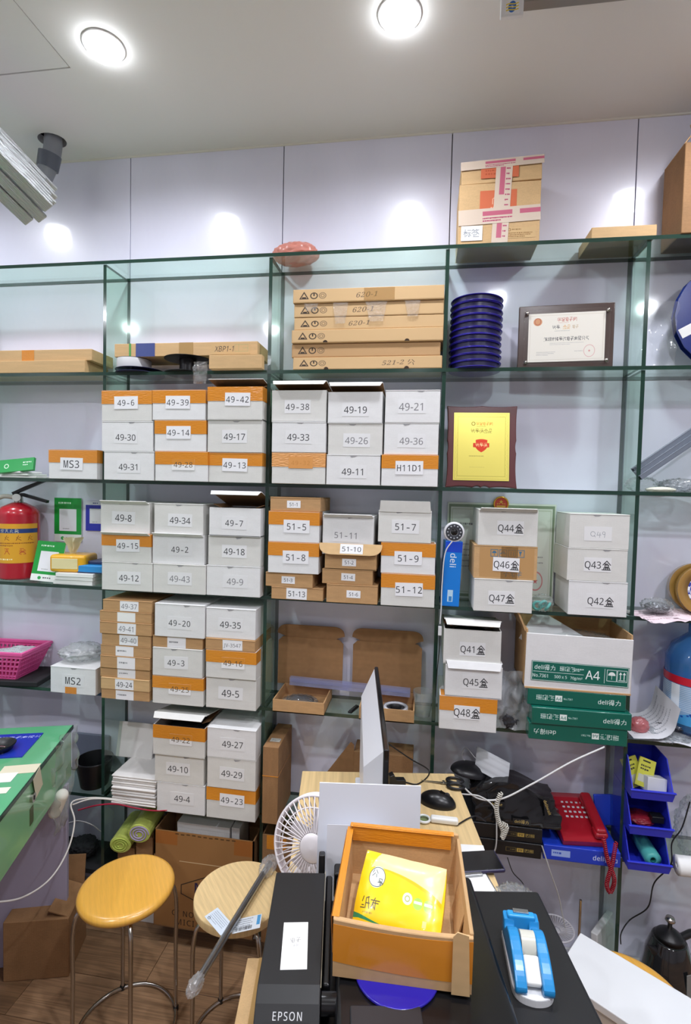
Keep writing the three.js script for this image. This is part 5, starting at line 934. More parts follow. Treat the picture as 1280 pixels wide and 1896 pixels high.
{ // black kettle by the wall
  const t = thing('black_kettle', 'glossy black electric kettle standing by the wall', 'kettle', [0.8143, 0.0605, 0.13], 0.4);
  part(t, 'body', lathe([[0, 0.01], [0.072, 0.01], [0.08, 0.02], [0.078, 0.08], [0.066, 0.14], [0.05, 0.185], [0.045, 0.19], [0, 0.19]], 40), M(0x1a1b1d, 0.1, { clearcoat: 0.8 }));
  part(t, 'base', new THREE.CylinderGeometry(0.075, 0.078, 0.012, 36), mat.black, [0, 0.006, 0]);
  part(t, 'lid', lathe([[0, 0.03], [0.015, 0.028], [0.036, 0.012], [0.045, 0], [0, 0]], 32), mat.black, [0, 0.19, 0]);
  part(t, 'lid_knob', lathe([[0, 0], [0.006, 0], [0.007, 0.02], [0.015, 0.028], [0.012, 0.038], [0, 0.04]], 20), mat.chrome, [0, 0.218, 0]);
  part(t, 'handle', tube([[0.045, 0.18, 0], [0.1, 0.185, 0], [0.118, 0.14, 0], [0.108, 0.07, 0], [0.078, 0.04, 0]], 0.011, 40, 10), mat.black);
  part(t, 'spout', move(new THREE.ConeGeometry(0.022, 0.06, 16), 0, 0, 0, 0, 0, 0.9), mat.black, [-0.062, 0.165, 0]);
  part(t, 'sight_glass', slab(0.002, 0.09, 0.018), M(0x8a8a86, 0.2), [0, 0.09, 0.0775], [-0.05, Math.PI / 2, 0]);
  single('power_cord', 'thin black cord dropping from the shelf to the kettle', 'cable', tube([[0.8244, 0.7303, 0.19], [0.8043, 0.6436, 0.19], [0.7805, 0.5983, 0.19], [0.7806, 0.5303, 0.19], [0.7446, 0.4502, 0.17], [0.7337, 0.3621, 0.16], [0.6923, 0.2866, 0.13], [0.6545, 0.2704, 0.17], [0.6559, 0.2388, 0.17]], 0.002, 80, 6), mat.black);
}
{ // router, small fan cage, grey case and cords near the wall under the phone
  const r = thing('router', 'thin white box with a red mark leaning against the wall under the telephone', 'router', [0.638, 0.0605, 0.07], 0.9);
  part(r, 'case', rbox(0.14, 0.16, 0.022, 0.004, 2), M(0xdedede, 0.35), [0, 0.082, 0], [-0.06, 0, 0]); part(r, 'red_mark', slab(0.016, 0.03, 0.001), M(0xc2574f, 0.4), [-0.04, 0.09, 0.0125], [-0.06, 0, 0]);
  const g = thing('grey_case', 'grey equipment case on the floor behind the tape dispenser', 'case', [0.42, 0, 0.27], 0.1);
  part(g, 'case', rbox(0.24, 0.2, 0.18, 0.006, 2), M(0x8e8f96, 0.5), [0, 0.1005, 0]); part(g, 'lid_seam', slab(0.242, 0.002, 0.182), M(0x5c5d63, 0.5), [0, 0.16, 0]);
  const f = thing('fan_grille', 'loose round white fan grille resting on the grey case', 'fan grille', [0.4741, 0.2095, 0.1173]);
  for (let k = 0; k < 36; k++) part(f, 'spoke', move(rbox(0.04, 0.003, 0.0018, 0.0005), 0.035, 0.0, 0), M(0xd9d6dc, 0.4), [0, 0.0, 0], [0, k * Math.PI / 18, 0.18]);
  part(f, 'outer_rim', new THREE.TorusGeometry(0.055, 0.003, 8, 40), M(0xd9d6dc, 0.4), [0, 0.009, 0], [Math.PI / 2, 0, 0]); part(f, 'hub', lathe([[0, 0.006], [0.012, 0.004], [0.016, 0], [0, 0]], 24), M(0xe4e2e6, 0.4), [0, -0.003, 0]);
}
{ // cartons behind and beside the desk
  const y = SHELF[5], x0 = -0.2172, x1 = -0.0111, h = 0.7388 - y, t = thing('carton', 'brown carton behind the monitor with one flap sticking up', 'carton', [(x0 + x1) / 2, y, 0.1]), w = x1 - x0;
  part(t, 'case', move(rbox(w, h, 0.09, 0.002), 0, h / 2, -0.045), mat.darkKraft);
  part(t, 'raised_flap', extrude([[-w / 2, h * 0.5], [-w / 2 - 0.115, h * 0.5], [-w / 2 - 0.012, h + 0.03], [-w / 2, h + 0.02]], 0.003), mat.darkKraft, [0, 0, -0.006]);
  const s = thing('carton', 'tan carton standing on the floor between the pale stool and the desk', 'carton', [-0.355, 0, 0.72], 0.16);
  part(s, 'case', rbox(0.09, 0.44, 0.2, 0.002), mat.tan, [0, 0.2205, 0]); part(s, 'top_tape', slab(0.03, 0.0006, 0.2), M(0xb08d58, 0.3), [0, 0.4409, 0]);
}

// ================================================================ desk and what stands on it
const DY = 0.75, DT = 0.16;
{
  const t = thing('desk', 'small pale oak-look desk under the monitor and printer', 'desk', [-0.36, 0, 0.279], DT);
  const wood = new THREE.MeshPhysicalMaterial({ map: tex.pale, roughness: 0.45 });
  const g = rbox(0.487, 0.025, 1.12, 0.002); part(t, 'desktop', move(g, 0.2435, DY - 0.0126, 0.56), wood);
  for (const [x, z] of [[0.03, 0.03], [0.457, 0.03], [0.03, 1.09], [0.457, 1.09]]) part(t, 'leg', rbox(0.035, DY - 0.026, 0.035, 0.003), M(0xc9c9cc, 0.4), [x, (DY - 0.026) / 2, z]);
  part(t, 'back_rail', rbox(0.42, 0.05, 0.018, 0.002), M(0xc9c9cc, 0.4), [0.2435, DY - 0.055, 0.03]);
}
{ // monitor seen nearly edge-on
  const a = V(-0.1342, 1.09, 0.2486), b = V(-0.0639, 1.09, 0.7747), L = a.distanceTo(b), t = thing('monitor', 'computer monitor seen edge-on with a white back', 'monitor');
  t.position.set((a.x + b.x) / 2, DY, (a.z + b.z) / 2); t.rotation.y = Math.atan2(-(b.z - a.z), b.x - a.x);     // local +x runs along the screen, +z to its back
  const H = 0.345, y0 = -0.0;
  const back = t.rotation.y;
  part(t, 'screen_slab', rbox(L, H, 0.012, 0.003), mat.blackGloss, [0, H / 2, 0.0]);
  const s = -1; // the back faces the left of the room
  const gx = new THREE.BoxGeometry(L - 0.01, H - 0.012, 0.04, 8, 8, 1), p = gx.attributes.position; for (let i = 0; i < p.count; i++) if (p.getZ(i) > 0) { p.setX(i, p.getX(i) * 0.78); p.setY(i, p.getY(i) * 0.72 - 0.02); }
  gx.computeVertexNormals(); part(t, 'back_shell', gx, M(0xdfe0e6, 0.35), [0, H / 2, 0.0265]);
  part(t, 'stand_neck', rbox(0.05, 0.06, 0.02, 0.004), M(0xd2d3d8, 0.4), [-0.1, 0.035, 0.05]);
  part(t, 'stand_base', rbox(0.12, 0.01, 0.1, 0.004, 2), M(0xd2d3d8, 0.35), [-0.1, 0.0055, 0.03]);
}
{ // printer with its lid, paper feed and sheets
  const t = thing('printer', 'black flatbed printer with a white sticker on its lid', 'printer', [-0.255, DY, 0.954], DT);
  const bk = M(0x151517, 0.4), bg = M(0x141416, 0.22), seam = M(0x9a937e, 0.5);
  part(t, 'body', rbox(0.5, 0.12, 0.34, 0.008, 2), bk, [0.252, 0.0603, 0.155]);
  // left housing with rounded rear shoulder and sloping front
  part(t, 'left_housing', move(extrude([[0, 0], [0.0, 0.052], [0.006, 0.058], [0.225, 0.058], [0.245, 0.05], [0.29, 0.012], [0.295, 0]], 0.088, 0.002, 2), 0, 0, 0, 0, -Math.PI / 2, 0), bk, [0.0915, 0.1215, -0.005]);
  part(t, 'hinge_bar', rbox(0.012, 0.05, 0.22, 0.004, 2), bg, [0.101, 0.146, 0.1]);
  part(t, 'hinge_line', rbox(0.0012, 0.001, 0.23, 0.0003), seam, [0.0935, 0.1795, 0.108]);
  part(t, 'hinge_drum', new THREE.CylinderGeometry(0.014, 0.014, 0.022, 24), bg, [0.106, 0.158, 0.225], [0, 0, Math.PI / 2]);
  part(t, 'scanner_lid', rbox(0.255, 0.055, 0.3, 0.01, 3), bg, [0.242, 0.148, 0.14]);
  part(t, 'lid_tray', rbox(0.1, 0.008, 0.03, 0.003), M(0x2b2b2e, 0.2), [0.185, 0.1765, 0.262]);
  part(t, 'right_deck', rbox(0.128, 0.026, 0.3, 0.006, 2), bk, [0.436, 0.1335, 0.14]);
  part(t, 'deck_line', rbox(0.0012, 0.001, 0.28, 0.0003), seam, [0.374, 0.1469, 0.14]);
  part(t, 'deck_button', rbox(0.07, 0.004, 0.02, 0.002), bg, [0.44, 0.1485, 0.262]);
  part(t, 'feed_slot', rbox(0.24, 0.05, 0.03, 0.004), bk, [0.23, 0.1465, -0.027]);
  part(t, 'feed_stop', rbox(0.012, 0.06, 0.02, 0.003), bk, [0.086, 0.165, -0.03], [-0.25, 0, 0]);
  const c = cell(90, 180, (g, W, H) => { g.save(); g.translate(46, 72); g.rotate(-0.12); words(g, '电子', 0, 0, 20, '#9a9a9a'); words(g, '华网', 0, 20, 14, '#b0b0b0'); g.restore(); }, '#f0f0ee');
  part(t, 'white_sticker', print(0.04, 0.085, 0.0005, c), ink(c), [0.05, 0.1819, 0.155], [-Math.PI / 2, 0, 0.04]);
  const e = cell(220, 50, (g) => { g.font = 'bold 44px sans-serif'; words(g, 'EPSON', 110, 26, 44, '#c9c9cb', 'sans-serif', 4); }, '#151517');
  part(t, 'brand_print', print(0.062, 0.014, 0.0004, e), ink(e, 0.42), [0.048, 0.1655, 0.2505], [-0.87, 0, 0]);
}
{
  const pa = V(-0.1957, 1.0449, 0.854), pb = V(0.0111, 1.0498, 0.8226), w = pa.distanceTo(pb);
  [['white A4 sheets standing in the rear feed of the printer', 0, 0.29, 0.003], ['white sheet tucked in front of the standing A4 sheets', 1, 0.13, 0.0006]].forEach(([l, k, h, th]) => {
    const o = single('paper_sheets', l, 'paper', rbox(k ? 0.12 : w, k ? 0.1 : 0.3, th, 0.0003), M(0xe6e8f0, 0.7), [(pa.x + pb.x) / 2 - (k ? 0.02 : 0), pa.y - (k ? 0.11 : 0.148), (pa.z + pb.z) / 2 - 0.0 + (k ? 0.035 : 0)], [-0.08, Math.atan2(-(pb.z - pa.z), pb.x - pa.x), 0]);
  });
}
{ // small desk fan
  const c = V(-0.2146, 0.8545, 0.7535), t = thing('desk_fan', 'small white desk fan with a ribbed round cage', 'fan', [c.x, DY, c.z - 0.03], 0), fm = M(0xe9e2e4, 0.4), h = new THREE.Group(); h.name = 'head'; h.position.set(0, c.y - DY, 0.03); h.rotation.set(-0.28, -0.22, 0, 'YXZ'); t.add(h);
  const R = 0.1;
  const prof = (r0, z0, r1, z1, n, name) => { const list = []; for (let k = 0; k < n; k++) { const a = k * 2 * Math.PI / n, q = 0.16; list.push(tube([[r0 * Math.cos(a), r0 * Math.sin(a), z0], [(r0 + r1) / 2 * Math.cos(a + q / 2), (r0 + r1) / 2 * Math.sin(a + q / 2), (z0 + z1) / 2 + 0.008], [r1 * Math.cos(a + q), r1 * Math.sin(a + q), z1]], 0.0014, 5, 5)); } return list; };
  prof(0.03, 0.03, R, 0.012, 44).forEach((g) => part(h, 'cage_rib', g, fm));
  part(h, 'cage_ribs_rear', merge(prof(0.02, -0.03, R, -0.008, 44)), fm).userData.kind = 'stuff';
  part(h, 'cage_rim', merge([new THREE.TorusGeometry(R, 0.0035, 8, 60).translate(0, 0, 0.011), new THREE.TorusGeometry(R, 0.0035, 8, 60).translate(0, 0, -0.008), new THREE.TorusGeometry(R * 0.78, 0.0014, 6, 60).translate(0, 0, 0.022)]), fm);
  part(h, 'rim_band', new THREE.CylinderGeometry(R + 0.001, R + 0.001, 0.018, 60, 1, true), M(0xe6d9dc, 0.4, { side: 2 }), [0, 0, 0.0015], [Math.PI / 2, 0, 0]);
  part(h, 'hub_cap', lathe([[0, 0.012], [0.018, 0.01], [0.028, 0.004], [0.031, 0], [0, 0]], 36), fm, [0, 0, 0.029], [Math.PI / 2, 0, 0]);
  for (let k = 0; k < 5; k++) { const b = part(h, 'blade', thick(sheet(0.036, 0.05, 6, 6, (x, y) => [x, y + 0.045, x * 0.25 + 0.002]), 0.0015), M(0xd9d4d8, 0.35)); b.rotation.z = k * 1.2566; }
  part(h, 'motor', new THREE.CylinderGeometry(0.026, 0.022, 0.045, 28), fm, [0, 0, -0.045], [Math.PI / 2, 0, 0]);
  part(t, 'stem', rbox(0.026, c.y - DY - 0.06, 0.022, 0.006, 2), fm, [0, (c.y - DY - 0.06) / 2 + 0.01, -0.012]);
  part(t, 'foot', lathe([[0, 0], [0.06, 0], [0.062, 0.004], [0.055, 0.014], [0.02, 0.02], [0, 0.02]], 40), fm, [0, 0.0004, 0.0]);
}
{ // open box bound in orange tape, with a soft pack inside
  const t = thing('orange_taped_box', 'open cardboard box bound in orange tape on the printer lid', 'box', [-0.016, DY + 0.1815, 1.03], 0.03), w = 0.2, d = 0.212, h = 0.088, wl = 0.006;
  const wm = (side) => mat.brown;
  part(t, 'bottom', rbox(w, 0.004, d, 0.001), mat.kraft, [0, 0.002, 0]);
  part(t, 'rear_wall', rbox(w, h + 0.006, wl, 0.002, 2), mat.kraft, [0, (h + 0.006) / 2, -d / 2 + wl / 2], [-0.05, 0, 0]);
  // front wall sags a little in the middle
  const fs = new THREE.Shape(); fs.moveTo(-w / 2, 0); fs.lineTo(w / 2, 0); fs.lineTo(w / 2, h - 0.004); fs.quadraticCurveTo(0.02, h - 0.012, -w / 2, h); fs.closePath();
  part(t, 'front_wall', extrude(fs, wl, 0.001), mat.kraft, [0, 0, d / 2 - wl], [0.03, 0, 0]);
  for (const s of [-1, 1]) part(t, 'side_wall', rbox(wl, h, d - 0.004, 0.002, 2), mat.kraft, [s * (w / 2 - wl / 2), h / 2, 0], [0, 0, -s * 0.05]);
  const fo = new THREE.Shape(); fo.moveTo(-w / 2 - 0.001, 0.024); fo.quadraticCurveTo(0, 0.012, w / 2 + 0.001, 0.016); fo.lineTo(w / 2 + 0.001, h - 0.008); fo.quadraticCurveTo(0.02, h - 0.018, -w / 2 - 0.001, h - 0.006); fo.closePath();
  part(t, 'orange_tape', extrude(fo, 0.0008), mat.tape, [0, 0, d / 2 + 0.0006], [0.03, 0, 0]);
  part(t, 'orange_tape', rbox(0.0008, 0.056, d - 0.01, 0.0003), mat.tape, [-w / 2 - 0.004, h - 0.03, 0], [0, 0, 0.05]);
  part(t, 'orange_tape', rbox(w - 0.01, 0.0008, 0.012, 0.0003), mat.tape, [-0.004, h + 0.0068, -d / 2 + 0.004]);
  part(t, 'orange_tape', rbox(0.011, 0.0008, d - 0.004, 0.0003), mat.tape, [-w / 2 + 0.0015, h + 0.0008, 0]);
  part(t, 'orange_tape', rbox(w - 0.02, 0.028, 0.0008, 0.0003), mat.tape, [-0.004, h - 0.006, -d / 2 + 0.0078], [-0.05, 0, 0]);
  part(t, 'inner_flap', move(slab(0.002, 0.05, 0.07), 0, 0.025, 0), mat.kraft, [w / 2 - 0.016, 0.02, 0.01], [0, 0, -0.25]);
  part(t, 'side_gusset', extrude([[0, 0], [0.026, 0], [0.022, h * 1.04], [0.006, h * 1.08], [0, h]], 0.002), mat.tan, [w / 2 - 0.028, 0, d / 2 + 0.003], [0.03, 0, 0]);
  const q = thing('soft_pack', 'yellow soft pack of wipes with green trim inside the orange-taped box', 'wipes', [-0.018, DY + 0.1815 + 0.006, 1.03], -0.16);
  const pk = new THREE.Group(); pk.name = 'pack'; pk.rotation.x = -1.0; pk.position.set(0, 0.042, 0.004); q.add(pk);
  const c = cell(360, 260, (g, W, H) => {
    g.fillStyle = '#e3cf9a'; g.beginPath(); g.moveTo(70, 0); g.lineTo(W, 0); g.lineTo(W - 12, 130); g.quadraticCurveTo(200, 62, 40, 64); g.closePath(); g.fill(); g.fillStyle = '#f4bd10'; g.beginPath(); g.moveTo(50, 64); g.quadraticCurveTo(230, 74, 350, 142); g.lineTo(350, 126); g.quadraticCurveTo(220, 60, 50, 62); g.fill();
    g.fillStyle = '#eef3ee'; g.beginPath(); g.ellipse(76, 96, 34, 38, 0, 0, 7); g.fill(); ring(g, 76, 96, 34, 2.5, '#3d4a4a'); words(g, '公主', 70, 84, 28, '#49524f'); words(g, '巴易', 88, 112, 26, '#49524f');
    words(g, '纸布', 68, 186, 40, '#4b4a30', 'sans-serif'); tiny(g, 40, 214, 70, 1, 6, '#b09a30', 6);
    g.fillStyle = '#e9ead2'; g.beginPath(); g.arc(214, 142, 20, 0, 7); g.fill(); ring(g, 214, 142, 9, 4, '#a9b06a'); g.fillStyle = '#a9cf5a'; for (const x of [258, 300]) { g.beginPath(); g.arc(x, 150, 20, 0, 7); g.fill(); g.fillStyle = '#eef6d8'; g.fillRect(x - 16, 142, 32, 9); g.fillStyle = '#a9cf5a'; }
    g.fillStyle = '#e8d48a'; g.fillRect(286, 198, 16, 20); tiny(g, 270, 238, 40, 1, 6, '#9c8f3a', 6);
    g.fillStyle = '#2f8a5d'; g.beginPath(); g.moveTo(0, 218); g.quadraticCurveTo(160, 260, 360, 248); g.lineTo(360, 260); g.lineTo(0, 236); g.fill();
  }, '#fccf18');
  const pg = new THREE.BoxGeometry(0.142, 0.11, 0.042, 14, 12, 4), pp = pg.attributes.position, uv = pg.attributes.uv, nn = pg.attributes.normal;
  for (let i = 0; i < pp.count; i++) {
    if (nn.getZ(i) > 0.5) uv.setXY(i, c.u0 + (c.u1 - c.u0) * uv.getX(i), c.v0 + (c.v1 - c.v0) * uv.getY(i)); else uv.setXY(i, c.u0 + (c.u1 - c.u0) * 0.6, c.v0 + (c.v1 - c.v0) * 0.36);
    const x = pp.getX(i) / 0.071, y = pp.getY(i) / 0.055, k = 1 - 0.55 * Math.max(Math.abs(x) ** 5, Math.abs(y) ** 5); pp.setZ(i, pp.getZ(i) * k + 0.0016 * noise(x * 2.2, y * 2.2, 7)); pp.setX(i, pp.getX(i) * (1 - 0.03 * y * y)); }
  pg.computeVertexNormals(); part(pk, 'wrapper', pg, ink(c, 0.3, { clearcoat: 0.4 }));
}
{
  const t = thing('blue_reel', 'blue plastic disc pinned under the orange-taped box', 'reel', [-0.02, DY + 0.1757, 1.11]);
  part(t, 'disc', lathe([[0.008, 0], [0.062, 0], [0.064, 0.0015], [0.064, 0.004], [0.062, 0.0052], [0.008, 0.0052]], 48), M(0x2a1fa0, 0.2), [0, 0.0002, 0]); part(t, 'hub', new THREE.CylinderGeometry(0.02, 0.02, 0.0056, 24), M(0x1d1670, 0.3), [0, 0.0028, 0]);
}
{ // tape dispenser
  const t = thing('tape_dispenser', 'blue desktop tape dispenser with a white base', 'tape dispenser', [0.1827, DY + 0.1472, 1.039], 0.03); t.scale.set(0.9, 0.82, 0.68);
  const prof = new THREE.Shape(); prof.moveTo(-0.078, 0.012); prof.lineTo(0.075, 0.012); prof.quadraticCurveTo(0.088, 0.016, 0.084, 0.026); prof.quadraticCurveTo(0.05, 0.052, 0.0, 0.06); prof.quadraticCurveTo(-0.03, 0.064, -0.045, 0.044); prof.quadraticCurveTo(-0.055, 0.03, -0.064, 0.05); prof.lineTo(-0.082, 0.052); prof.closePath();
  const bl = M(0x1f86c4, 0.25, { clearcoat: 0.4 });
  for (const s of [-1, 1]) part(t, 'side_shell', move(extrude(prof, 0.013, 0.003, 2), 0, 0, -0.0065, 0, 0, 0).rotateY(-Math.PI / 2), bl, [s * 0.022, 0, 0]);
  part(t, 'base', (() => { const s = new THREE.Shape(); s.moveTo(-0.03, -0.08); s.lineTo(0.03, -0.08); s.lineTo(0.032, 0.06); s.quadraticCurveTo(0.03, 0.09, 0, 0.092); s.quadraticCurveTo(-0.03, 0.09, -0.032, 0.06); s.closePath(); return extrude(s, 0.012, 0.002, 2).rotateX(Math.PI / 2).translate(0, 0.012, 0); })(), M(0xdfe0e2, 0.35));
  part(t, 'tape_roll', new THREE.CylinderGeometry(0.029, 0.029, 0.024, 36), M(0xd9d8cc, 0.2, { transmission: 0.2, thickness: 0 }), [0, 0.04, -0.004], [0, 0, Math.PI / 2]);
  part(t, 'front_tongue', rbox(0.026, 0.012, 0.05, 0.004, 2), M(0xe3e3df, 0.35), [0, 0.036, 0.052], [0.5, 0, 0]);
  part(t, 'cutter_arm', rbox(0.05, 0.03, 0.02, 0.004, 2), M(0x2b93d4, 0.25), [0, 0.046, -0.072]); part(t, 'cutter_blade', rbox(0.028, 0.003, 0.012, 0.0005), mat.steel, [0, 0.0625, -0.076]);
}
{ // mouse, scissors, magnifier, phone, papers
  const m = thing('computer_mouse', 'black computer mouse on the desk', 'mouse', [0.0637, 0.75, 0.3734], DT + 1.2);
  const mg = new THREE.SphereGeometry(1, 28, 18, 0, 6.2832, 0, Math.PI / 2); mg.scale(0.034, 0.034, 0.054); part(m, 'shell', mg, M(0x131315, 0.3)); part(m, 'wheel', new THREE.CylinderGeometry(0.008, 0.008, 0.006, 18), M(0x3a3a3e, 0.4), [0, 0.028, 0.028], [0, 0, Math.PI / 2]); part(m, 'button_split', slab(0.001, 0.012, 0.04), M(0x050506, 0.5), [0, 0.0265, 0.024], [0.5, 0, 0]);
  const s = thing('scissors', 'black-handled scissors lying on the desk behind the mouse', 'scissors', [0.0909, 0.75, 0.2693], DT - 0.15);
  for (const k of [-1, 1]) { part(s, 'handle_loop', new THREE.TorusGeometry(0.018, 0.0045, 8, 24), mat.black, [0.03, 0.006, k * 0.017], [Math.PI / 2, 0, 0]).scale.set(1.3, 0.8, 1); part(s, 'blade', extrude([[0.012, 0.004], [-0.075, 0], [0.012, -0.006]], 0.0014), mat.steel, [0, 0.004 + 0.0016 * k, k * 0.003], [Math.PI / 2, 0, k * 0.05]); }
  part(s, 'pivot', new THREE.CylinderGeometry(0.004, 0.004, 0.008, 14), mat.steel, [-0.006, 0.006, 0]);
  const g = thing('magnifier', 'white-handled magnifier lying on the desk before the mouse', 'magnifier', [0.025, 0.75, 0.4635], DT - 0.16);
  part(g, 'handle', rbox(0.075, 0.016, 0.02, 0.006, 3), M(0xeeeeea, 0.3), [0.055, 0.0095, 0]); part(g, 'lens_ring', new THREE.TorusGeometry(0.016, 0.0035, 8, 30), M(0xe6e6e4, 0.3), [0, 0.006, 0], [Math.PI / 2, 0, 0]); part(g, 'lens', new THREE.CylinderGeometry(0.015, 0.015, 0.003, 28), M(0xdcebe4, 0.03, { transmission: 1, thickness: 0 }), [0, 0.006, 0]);
  const ph = thing('mobile_phone', 'dark mobile phone lying on papers at the desk edge', 'phone', [0.14, DY + 0.0062, 0.6195], DT + 0.1);
  part(ph, 'case', rbox(0.14, 0.009, 0.07, 0.004, 3), M(0x2a2748, 0.35), [0, 0.0048, 0]); part(ph, 'screen', rbox(0.132, 0.001, 0.064, 0.0004), mat.blackGloss, [0, 0.0094, 0]);
  const cb = thing('clipboard', 'clipboard with white sheets and a steel clip at the desk edge', 'clipboard', [0.1526, DY, 0.7251], DT + 0.15);
  part(cb, 'board', rbox(0.13, 0.003, 0.15, 0.001), M(0x6d6a66, 0.6), [-0.02, 0.002, 0]); for (let k = 0; k < 4; k++) part(cb, 'sheet', rbox(0.12, 0.0009, 0.14, 0.0003), mat.paper, [-0.02 + rr(-0.003, 0.003), 0.004 + k * 0.001, rr(-0.003, 0.003)], [0, rr(-0.04, 0.04), 0]); part(cb, 'clip', rbox(0.06, 0.006, 0.012, 0.002), mat.steel, [0.0, 0.0105, -0.068]);
  single('white_sheet', 'white sheet sticking out beside the mobile phone', 'paper', rbox(0.09, 0.0014, 0.07, 0.0004), mat.paper, [0.134, DY + 0.0012, 0.5772], [0, 0.1, 0]);
  const bg = single('clear_bag', 'clear plastic bag drooping over the desk edge behind the tape dispenser', 'bag', crumple(0.1, 0.05, 0.12, 0.4, 2.6, 11, 61), mat.film, [0.2199, DY + 0.001, 0.7536]);
  single('desk_cable', 'black cable running from the monitor across the desk', 'cable', tube([[-0.0945, 0.86, 0.263], [-0.0193, 0.8, 0.2328], [0.0417, 0.757, 0.2163], [0.0034, 0.753, 0.2915], [-0.0414, 0.753, 0.2881], [-0.0766, 0.753, 0.3363]], 0.002, 60, 6), mat.black);
  single('mouse_cable', 'thin black cable behind the orange-taped box at the desk edge', 'cable', tube([[0.113, 0.7535, 0.4711], [0.1474, 0.7535, 0.4339], [0.166, 0.754, 0.4215], [0.2006, 0.72, 0.3836]], 0.002, 30, 6), mat.black);
  const cl = thing('black_clamp', 'small black clamp at the foot of the monitor', 'clamp', [-0.0624, 0.75, 0.299], 0.4);
  part(cl, 'jaw', extrude([[0, 0], [0.05, 0], [0.05, 0.012], [0.02, 0.016], [0.012, 0.034], [0, 0.03]], 0.02, 0.001), mat.black, [-0.02, 0.001, -0.01]);
}
